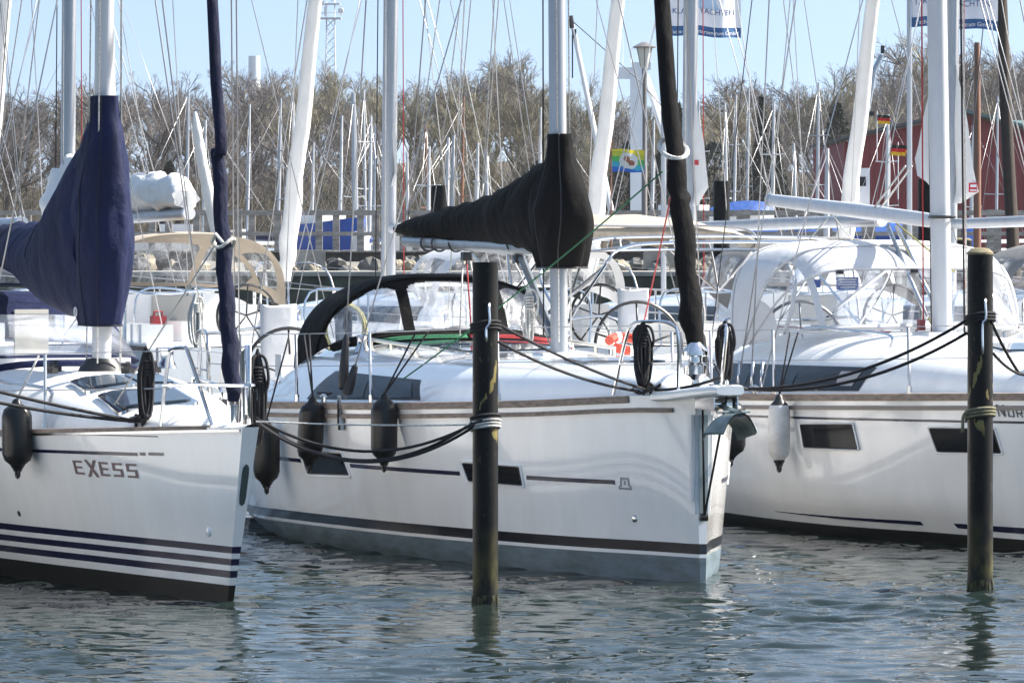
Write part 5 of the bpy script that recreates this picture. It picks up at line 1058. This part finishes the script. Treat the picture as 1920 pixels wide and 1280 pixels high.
# ------------------------------------------------------------------ many small yachts beyond the jetty
def small_yacht(x, y, rz, L, mh, label, mastm=ALU, hullm=GEL, cov=None, spread=2, mast_at=None, cabin_h=.5, mr=.07, name='sailing_boat', group='small yachts beyond the jetty'):
    r = empty(name, label, 'sailboat', (x, y, 0), rz, group); Bm = L*.31
    h = Hull([(0,.05),(.12*L,.28*Bm),(.35*L,.47*Bm),(.6*L,.5*Bm),(L,.36*Bm)], [(0,.02),(.15*L,.16*Bm),(.4*L,.38*Bm),(.7*L,.4*Bm),(L,.2*Bm)], [(0,1.15),(L*.5,.95),(L,.92)], L)
    h.mesh('hull', r, [(lambda u: .12, 0), (h.sheer, 1)], [ANTIB, hullm], -.3); h.deck(r, DECK)
    c = Cabin([(.2*L,.12*Bm),(.4*L,.32*Bm),(.65*L,.33*Bm)], [(.2*L,1.1),(.35*L,.95+cabin_h*.8),(.65*L,.95+cabin_h)], lambda u: h.sheer(u)-.02, .2*L, .65*L); c.mesh(r, GEL)
    for sd in (1, -1): c.patch('cabin_window', r, GLASSD, [(.6*L,.95+cabin_h*.75),(.38*L,.95+cabin_h*.65),(.38*L,.95+cabin_h*.3),(.6*L,.95+cabin_h*.35)], sd)
    um = .38*L; b = MB(); b.tube([(um, 0, 1.1), (um+.1, 0, mh*.6), (um+.15, 0, mh)], [mr, mr, mr*.6], 8); b.build('mast', mastm, r)
    for k in range(spread):
        z = mh*(.5+.24*k); b = MB(); b.tube([(um+.1, -.55, z+.03), (um+.1, 0, z), (um+.1, .55, z+.03)], .022, 5); b.build('spreader', mastm, r)
    for a, e in (((0.05, 0, 1.2), (um+.13, 0, mh*.97)), ((L-.1, 0, 1.0), (um+.15, 0, mh)), ((um+.1, .42*Bm, 1.0), (um+.12, .05, mh*.95)), ((um+.1, -.42*Bm, 1.0), (um+.12, -.05, mh*.95))): line('stay', r, [a, e], .007, WIRE, 4)
    b = MB(); b.tube([(um+.1, 0, 1.95), (.86*L, 0, 2.0)], .05, 6); bo = b.build('boom', mastm, r)
    if cov:
        b = MB(); b.tube([(um+.05, 0, 2.35), (um+.4, 0, 2.2), (.6*L, 0, 2.13), (.86*L, 0, 2.06)], [.10, .17, .13, .07], 9); b.build('sail_cover', cov, r)
    return r
SPECS = [(352,168,'with tall pale mast left of the navy furled sail'),(467,195,'with two pairs of spreaders, right of the navy furled sail'),(384,225,'half hidden behind the navy furled sail'),(525,185,'just left of the white furled sail'),(550,173,'directly behind the white furled sail'),(640,217,'whose mast stands left of the blue boat'),(664,175,'with the thickest silver mast above the blue boat'),(683,171,'with thin mast between blue boat and silver mast'),(695,217,'with short mast close left of the silver mast'),(703,237,'nearest the left side of the silver mast'),(587,268,'with very short mast right of the white furled sail'),(764,285,'with short mast right of the silver mast'),(799,232,'with reddish mast right of the silver mast'),(804,275,'with low pale mast behind the reddish one'),(839,258,'with pale mast above the tip of the black cover'),(849,253,'with twin pale mast above the black cover'),(868,181,'with varnished mast above the black cover'),(895,268,'with low pale mast right of the varnished mast'),(913,279,'with low mast left of the black-covered mast'),(1013,201,'with wind vane mast hidden by the black cover'),(1225,225,'with mast right of the lamp post'),(1309,190,'with mast behind the loose middle sail'),(1361,193,'with first pale mast right of the loose middle sail'),(1379,178,'with grey mast in front of the dark fir'),(1403,165,'with tallest mast in front of the dark fir'),(1450,191,'with mast between dark fir and right furled sail'),(1490,269,'with low mast beside the right furled sail'),(1534,155,'with bright mast close to the right furled sail'),(1823,235,'with white mast in front of the red barn'),(1664,215,'with thin mast before the barn left part'),(1870,180,'with thin mast at the right end of the barn')]
SH = [None, NAVYFAB, None, BLUETARP, None, WHTSAIL, None, GREYFAB]
for k, (px, py, lab) in enumerate(SPECS):
    d = rng.uniform(168, 236); L = rng.uniform(6.5, 8.5); hd = rng.choice((1, -1)); rz = R(90)+hd*rng.uniform(.5, 1.4); mh = 2.45+(430-py)*d/1e4; um = .38*L+.12
    mx, my = (px-960)*d/1e4, d; x, y = mx-um*math.cos(rz), my-um*math.sin(rz)
    small_yacht(x, y, rz, L, mh, 'small yacht beyond the jetty, '+lab, BRWMAST if px in (868, 799) else (MASTW if k % 3 else ALU), hullm=(NAVY if k % 7 == 3 else GEL), cov=SH[k % 8], spread=(0 if px in (587, 764, 1490) else 1+(k % 2)), cabin_h=.45+.3*rng.random(), mr=.105 if px == 664 else rng.uniform(.055, .085))
small_yacht(5.6, 112, R(70), 9, 4.2, 'white motor sailer with radar mast in front of the red barn', MASTW, cabin_h=1.0, spread=1, mr=.07)
ly = small_yacht(-7.05, 131, R(178), 7, 9, 'small yacht with white furled headsail tipped navy, behind the navy furled sail', MASTW, spread=1)
fs = furled(ly, [(.15, 0, 1.9), (.34, 0, 2.9), (.60, 0, 4.4), (.74, 0, 5.35)], [(0, .07), (.35, .15), (.8, .11), (1, .03)], WHTSAIL, turns=2); b = MB(); b.tube([(.665, 0, 4.85), (.74, 0, 5.38)], [.10, .03], 10); b.build('sail_tip', NAVYFAB, fs)
# traditional spars at the right
def spar(px, d, top, m, label, lean=0, r_=.1):
    o = empty('spar_boat', label, 'sailboat', ((px-960)*d/1e4, d, 0), R(80)); b = MB(); b.tube([(0, 0, .8), (0, lean*.5, 4), (0, lean, top)], [r_, r_*.95, r_*.7], 9); b.build('mast', m, o)
    for a in (-1.1, 1.1): line('stay', o, [(a*.3, a, 1.0), (0, lean*.93, top*.95)], .010, WIRED, 4)
    h = Hull([(0,.05),(1.5,.8),(4,1.3),(9,1.0)], [(0,.02),(1.8,.5),(4,1.0),(9,.6)], [(0,1.7),(4,1.2),(9,1.3)], 9); hb = h.mesh('hull', o, [(lambda u: .15, 0), (h.sheer, 1)], [ANTIB, NAVY], -.4); dk_ = h.deck(o, TEAK)
    for q in (hb, dk_): q.location = (-3.4, 0, 0)
    return o
spar(1832, 110, 6.3, BRWMAST, 'dark boat with red brown wooden mast in front of the barn', 0, .085); spar(1908, 88, 8.5, mat('tarred spar', (.035, .022, .014), .6, noise=(6, .4)), 'dark boat with tarred leaning mast at the right edge', .35, .11)
skiff(7.75, 158, 2.35, R(185), 1.9, 1.2, .6, GEL, 'white hull under a blue tarpaulin right of the dark middle pile', tarp=.4)
skiff(9.6, 150, 1.4, R(170), 4.5, 1.8, 1.0, GEL, 'open white launch with blue cover below the right boom', tarp=.35); skiff(13.2, 150, 1.5, R(175), 4.0, 1.8, 1.0, BLUEP, 'dark blue launch behind the right mast', tarp=.3)
skiff(2.3, 152, 2.0, R(178), 3.4, 1.5, .8, GEL, 'white open boat behind the jetty by the rainbow flag'); skiff(-7.6, 152, 1.6, R(172), 3.2, 1.5, .85, GEL, 'white open boat behind the railing, left of the blue boat'); skiff(.3, 152, 1.6, R(176), 3.6, 1.6, .8, GEL, 'white open boat hidden below the black boom')
# ------------------------------------------------------------------ land, barn, wood, tower, chimney
def ridge(x, y):
    t = max(0, min(1, (y-300)/260)); return 1.3+t*t*(3-2*t)*(6.5+1.2*math.sin(x*.021+.6)+1.0*math.sin(x*.06+2))+max(0, y-560)*.002+.4*vnoise(x*.05, y*.05, 1)
ys_ = list(np.linspace(258, 320, 8))+list(np.linspace(335, 620, 24))+[700, 900, 1300, 2200, 3800]; xs_ = [-2600, -1500, -800, -400, -200]+list(np.linspace(-120, 120, 49))+[200, 400, 800, 1500, 2600]
b = MB(); G = [[(x, 255.5, -1.5) for x in xs_]]+[[(x, y, ridge(x, y)) for x in xs_] for y in ys_]; b.grid(G)
tag(b.build('ground', mat('leaf litter ground', (.085, .065, .042), .95, noise=(.25, .5), col2=(.045, .038, .022))), 'brown leafy bank rising behind the harbour', None, kind='structure')
bn = empty('barn', 'dark red boarded boathouse with low pitched roof at right', 'barn', (0, 0, 0))
def slab(name, P, th, m, parent):   # thick sheet from a quad, extruded away from the camera side or upwards
    b = MB(); q = [np.array(p, float) for p in P]; n_ = np.cross(q[1]-q[0], q[2]-q[0]); n_ /= np.linalg.norm(n_); r_ = [p+n_*th for p in q]; k = len(q)
    b.add(q+r_, [tuple(range(k))[::-1], tuple(range(k, 2*k))]+[(i, (i+1) % k, k+(i+1) % k, k+i) for i in range(k)]); return b.build(name, m, parent, smooth=False)
d = 248.; sx = lambda px: (px-960)*d/1e4; sz = lambda py: 2.45+(430-py)*d/1e4
xL, xM, xR = sx(1592), sx(1806), sx(2060); zL, zM, zR = sz(262), sz(216), sz(280)
slab('gable_wall', [(xL, d, 1), (xR, d, 1), (xR, d, zR), (xM, d, zM), (xL, d, zL)], .3, BARNRED, bn)
for i in range(62):
    x = xL+.1+i*(xR-xL-.2)/61; top = zL+(zM-zL)*(x-xL)/(xM-xL) if x < xM else zM+(zR-zM)*(x-xM)/(xR-xM); MB().box((x, d-.33, (1+top)/2), (.045, .05, top-1.05)).build('batten', BARNRED, bn, smooth=False)
slab('roof', [(xL-.4, d-.8, zL-.02), (xM, d-.8, zM+.12), (xM, d+26, zM+.12), (xL-.4, d+26, zL-.02)], .14, mat('dark roof', (.07, .07, .075), .7, noise=(1, .2)), bn)
slab('roof', [(xM, d-.8, zM+.12), (xR+.4, d-.8, zR), (xR+.4, d+26, zR), (xM, d+26, zM+.12)], .14, GREENROOF, bn)
slab('side_wall', [(xL, d+.4, 1), (xL, d+.4, zL-.1), (xL, d+26, zL-.1), (xL, d+26, 1)], .2, BARNRED, bn)
hall = empty('hall', 'green roofed hall rising behind the boathouse', 'building', (0, 0, 0)); MB().box((sx(1960)*1.12, d+36, 3), (10, 10, 8.0)).build('wall', BARNRED, hall, smooth=False); slab('roof', [(sx(1806)*1.12, d+30, 6.9), (sx(2140)*1.12, d+30, 6.9), (sx(2140)*1.12, d+36, 8.1), (sx(1806)*1.12, d+36, 8.1)], .15, GREENROOF, hall)
kb = empty('cabin', 'white kiosk with window before the left corner of the boathouse', 'kiosk', (sx(1614)*.97, 240, 1.2)); b = MB(); b.box((0, 0, 2.7), (.7, .6, 2.6)); b.build('wall', PAPER, kb, smooth=False); MB().box((0, -.31, 3.4), (.34, .03, .42)).build('window', GLASSD, kb); MB().box((0, 0, .8), (1.3, .9, 1.4)).build('base', WOODD, kb)
for k in range(3): MB().box((.1, -.36, 1.6+.33*k), (1.3, .04, .07)).build('rail', WOODD, kb)
bk = skiff(15.2, 235, 1.0, R(100), 7, 3.2, 2.2, GEL, 'white motor boat ashore before the barn')
skiff(10.9, 240, 1.2, R(150), 6, 2.6, 2.0, mat('tan tarpaulin', (.30, .24, .16), .8, noise=(1, .3)), 'tan covered boat ashore left of the kiosk', deckm=BEIGE)
# trees: recursive bare branching, shared between copies
def grow(seed, H_, spread, up, twig, depth=5):
    g = random.Random(seed); segs = []
    def br(p, d_, L, r, lv):
        n = 4 if lv == 0 else (3 if lv < 4 else 2); pts = [p]; w_ = (.07, .11, .13, .13, .12, .12)[lv]
        for i in range(n):
            d_ = d_+Vector((g.gauss(0, w_), g.gauss(0, w_), up*(.05, .12, .12, .09, .05, .02)[lv])); d_.normalize(); p = p+d_*(L/n); pts.append(p)
        for i in range(n): segs.append((pts[i], pts[i+1], r*(1-.45*i/n), r*(1-.45*(i+1)/n), lv))
        if lv >= depth: return
        for i in range((10, 6, 4, 4, 3)[lv]):
            t = g.uniform(.30 if lv == 0 else .2, 1); j = min(n-1, int(t*n)); q = pts[j].lerp(pts[j+1], min(1, t*n-j))
            ax = Vector((g.gauss(0, 1), g.gauss(0, 1), g.gauss(0, .3))); ax = (ax-d_*ax.dot(d_)).normalized(); sp_ = spread*g.uniform(.65, 1.2)
            e = (d_*math.cos(sp_)+ax*math.sin(sp_)).normalized(); br(q, e, L*g.uniform(.46, .68)*(1.1-.35*t), max(r*.5, twig), lv+1)
    br(Vector((0, 0, 0)), Vector((g.gauss(0, .05), g.gauss(0, .05), 1)), H_*.62, H_*.016, 0)
    top = max(s_[1].z for s_ in segs); f = H_/top; return [(a*f, c*f, ra*f, rc*f, lv) for a, c, ra, rc, lv in segs]
def seg_mesh(name, segs, m):
    vs, fs = [], []
    for a, c, ra, rc, lv in segs:
        d_ = (c-a).normalized(); x = d_.cross(Vector((.3, .2, 1))).normalized(); y = d_.cross(x); k = 5 if lv == 0 else 3; o = len(vs)
        for p, r in ((a, ra), (c, rc)):
            for j in range(k): q = 2*math.pi*j/k; vs.append(tuple(p+x*(r*math.cos(q))+y*(r*math.sin(q))))
        for j in range(k): fs.append((o+j, o+(j+1) % k, o+k+(j+1) % k, o+k+j))
    me = bpy.data.meshes.new(name); me.from_pydata(vs, [], fs); me.materials.append(m); me.update(); return me
BARK = [mat('bark grey brown', (.17, .155, .14), .95, noise=(1.5, .3)), mat('bark olive', (.18, .155, .10), .95, noise=(1.5, .3)), mat('bark dark', (.08, .068, .06), .95, noise=(1.5, .3))]
TWIG = [mat('twigs grey brown', (.19, .168, .15), .95, noise=(.8, .3)), mat('twigs olive tan', (.255, .23, .16), .95, noise=(.8, .25)), mat('twigs dark', (.13, .113, .103), .95, noise=(.8, .3))]
VAR = []
for k, (sp, up, cl) in enumerate(((.75, .7, 0), (.62, 1.0, 1), (.85, .5, 2), (.68, .9, 0), (.55, 1.1, 1), (.8, .6, 2), (.72, .8, 0))):
    sg = grow(20+k, 12.5, sp, up, .008); VAR.append((seg_mesh('trunk', [s for s in sg if s[4] <= 1], BARK[cl]), seg_mesh('crown', [s for s in sg if s[4] > 1], TWIG[cl])))
TOP = [(-1000,165),(0,172),(150,165),(320,150),(400,158),(480,128),(560,150),(640,118),(720,150),(800,138),(900,98),(960,120),(1040,150),(1120,165),(1200,190),(1290,205),(1370,200),(1440,128),(1500,140),(1580,118),(1640,130),(1700,110),(1760,62),(1840,80),(1920,90),(2600,110)]
def tree(x, y, h_, v, label, k):
    r = empty('bare_tree', label, 'tree', (x, y, ridge(x, y)-.2), rng.uniform(0, 6.28), 'bare trees of the wood behind the harbour')
    for me, nm in zip(VAR[v], ('trunk', 'crown')):
        o = bpy.data.objects.new(nm, me); COL.objects.link(o); o.parent = r
    s_ = h_/12.5; r.scale = (s_*rng.uniform(.85, 1.1), s_*rng.uniform(.85, 1.1), s_); return r
nT = 0
for row, (dd, step, f) in enumerate(((318, 3.4, .66), (350, 3.0, .82), (385, 2.7, 1.0), (420, 2.6, 1.0), (455, 2.4, .94))):
    x = -.112*dd
    while x < .112*dd:
        x += step*rng.uniform(.6, 1.4); y = dd+rng.uniform(-14, 14); px = 960+x/y*1e4
        if (dd < 330 and px > 1560) or nT >= 296: continue
        ztop = 2.45+(430-(lerp(TOP, px)-12+rng.gauss(-8, 22)))*y/1e4; h_ = max(4, (ztop-ridge(x, y))*f*(rng.uniform(.75, 1.05) if row < 3 else rng.uniform(.9, 1.02)))
        tone = 1 if 600 < px < 1110 and rng.random() < .7 else (2 if px < 560 and rng.random() < .5 else rng.choice((0, 0, 2, 1)))
        v = rng.choice({0: (0, 3, 6), 1: (1, 4), 2: (2, 5)}[tone])
        tree(x, y, h_, v, {0: 'grey brown bare tree in the wood behind the harbour', 1: 'olive tan bare tree in the wood behind the harbour', 2: 'dark bare tree in the wood behind the harbour'}[tone], row); nT += 1
# undergrowth: a thicket of thin stems along the foot of the wood
g = random.Random(5); sg = []
for i in range(9000):
    y = g.uniform(300, 430); x = g.uniform(-.115, .115)*y; z = ridge(x, y)-.1; L = g.uniform(1.0, 4.2); a = Vector((x, y, z)); c = a+Vector((g.gauss(0, .35), g.gauss(0, .35), 1)).normalized()*L; sg.append((a, c, .03, .014, 2))
    for k in range(3): t = g.uniform(.3, .9); q = a.lerp(c, t); sg.append((q, q+Vector((g.gauss(0, .8), g.gauss(0, .8), .9)).normalized()*L*.4, .016, .010, 2))
me = seg_mesh('undergrowth', sg, mat('thicket stems', (.13, .112, .08), .95, noise=(.3, .5), col2=(.05, .045, .03))); o = bpy.data.objects.new('undergrowth', me); COL.objects.link(o); tag(o, 'brown leafless thicket under the trees', None, kind='stuff')
# evergreens
def evergreen(x, y, h_, w_, label, seed, conic=True):
    r = empty('fir_tree' if conic else 'ivy_tree', label, 'tree', (x, y, ridge(x, y)-.1), 0, None); g = random.Random(seed); MB().tube([(0, 0, 0), (0, 0, h_*.95)], [.18, .03], 6).build('trunk', BARK[2], r); vs, fs = [], []
    for i in range(2600):
        t = g.random()**.8; z = h_*(.08+.92*t); rad = w_*((1-t)**.8 if conic else math.sin(math.pi*min(1, .15+.85*t))**.6)*(.75+.5*vnoise(z*.9, seed, g.random()*.3+3)); q = g.uniform(0, 6.28); rr = rad*math.sqrt(g.uniform(.25, 1)); p = Vector((rr*math.cos(q), rr*math.sin(q), z)); s_ = g.uniform(.12, .32); a = Vector((g.gauss(0, 1), g.gauss(0, 1), g.gauss(0, .6))).normalized(); c = a.cross(Vector((0, 0, 1))).normalized(); o_ = len(vs)
        vs += [tuple(p-a*s_), tuple(p+c*s_*.4), tuple(p+a*s_-Vector((0, 0, s_*.3)))]; fs.append((o_, o_+1, o_+2))
    me = bpy.data.meshes.new('foliage'); me.from_pydata(vs, [], fs); me.materials.append(mat('evergreen needles', (.022, .034, .020), .8, noise=(1.2, .5))); o = bpy.data.objects.new('foliage', me); COL.objects.link(o); o.parent = r
for px, d_, top, w_, lab, cn in ((1428, 300, 178, 1.5, 'dark fir standing right of the dip in the wood', True), (1452, 306, 215, 1.3, 'lower dark fir beside the tall one', True), (1272, 310, 190, 1.4, 'dark evergreen behind the loose middle sail', True), (1180, 300, 262, 1.9, 'round dark evergreen bush left of the crane', False), (1245, 298, 275, 1.6, 'round dark evergreen bush right of the crane', False), (1010, 302, 300, 1.5, 'low dark evergreen behind the black-covered mast', False), (1340, 300, 265, 2.2, 'wide dark evergreen bush right of the loose middle sail', False), (1570, 305, 190, 1.5, 'ivy-clad dark tree left of the right furled sail', False), (318, 300, 300, .8, 'ivy-clad trunk behind the beige sprayhood yacht', False)):
    x = (px-960)*d_/1e4; evergreen(x, d_, 2.45+(430-top)*d_/1e4-ridge(x, d_), w_, lab, int(px), cn)
# lattice radio tower and chimney far behind, distance haze painted into their pale colours
tw = empty('radio_tower', 'pale lattice radio tower with antenna platforms above the wood', 'tower', (-30.6, 900, 5)); TS = mat('tower steel with haze tint', (.52, .57, .63), .6); b = MB(); hw = lambda z: 1.25-.55*min(1, z/30)
for sx_, sy_ in ((-1, -1), (1, -1), (1, 1), (-1, 1)): b.tube([(sx_*hw(0), sy_*hw(0), 0), (sx_*hw(30), sy_*hw(30), 30), (sx_*.7, sy_*.7, 41)], .09, 4)
b.build('leg_frame', TS, tw); b = MB()
for i in range(22):
    z, z2 = i*1.5, i*1.5+1.5
    for s_ in (-1, 1): b.tube([(-hw(z), s_*hw(z), z), (hw(z2), s_*hw(z2), z2)], .045, 4); b.tube([(hw(z), s_*hw(z), z), (-hw(z2), s_*hw(z2), z2)], .045, 4); b.tube([(s_*hw(z), -hw(z), z), (s_*hw(z2), hw(z2), z2)], .045, 4)
b.build('lattice', TS, tw)
for z, w_ in ((33.0, 3.6), (35.4, 3.2), (38.0, 2.8)): b = MB(); b.box((0, 0, z), (w_, w_, .22)); b.tube([(-w_/2, -w_/2, z+.9), (w_/2, -w_/2, z+.9), (w_/2, w_/2, z+.9), (-w_/2, w_/2, z+.9)], .05, 4, True); b.build('platform', TS, tw)
for i in range(9): q = i*.7; b = MB(); b.box((1.7*math.cos(q), 1.7*math.sin(q), 34.2+2.4*(i % 3)), (.4, .4, 1.5)); b.build('antenna', CRANEW, tw)
for q in (.5, 2.4, 4.2): b = MB(); b.lathe([(.001, 0), (.45, .06), (.5, .22)], (2.0*math.cos(q), -1.9, 33.9+q*.7), 12, ax='y'); b.build('dish', CRANEW, tw)
ch = empty('chimney', 'pale chimney stack above the wood at left', 'chimney', (-58, 1200, 6)); b = MB(); b.lathe([(1.7, 0), (1.28, 35.4), (.001, 35.4)], n=20); b.build('stack', mat('chimney concrete with haze tint', (.66, .72, .78), .7), ch); b = MB(); b.lathe([(1.40, 27), (1.42, 29), (1.36, 29)], n=20); b.build('band', mat('chimney band', (.74, .77, .8), .7), ch)

# ------------------------------------------------------------------ thin spring haze over the whole harbour
hz = bpy.data.materials.new('haze'); hz.use_nodes = True; n = hz.node_tree.nodes; n.remove(n['Principled BSDF']); pv = n.new('ShaderNodeVolumePrincipled')
pv.inputs['Color'].default_value = (.93, .95, 1, 1); pv.inputs['Density'].default_value = .0001; pv.inputs['Anisotropy'].default_value = .2; hz.node_tree.links.new(pv.outputs[0], n['Material Output'].inputs['Volume'])
o = MB().box((0, 1950, 22.5), (5600, 4000, 52)).build('haze', hz, smooth=False); tag(o, 'thin haze lying over the harbour and the wood', None, kind='stuff')
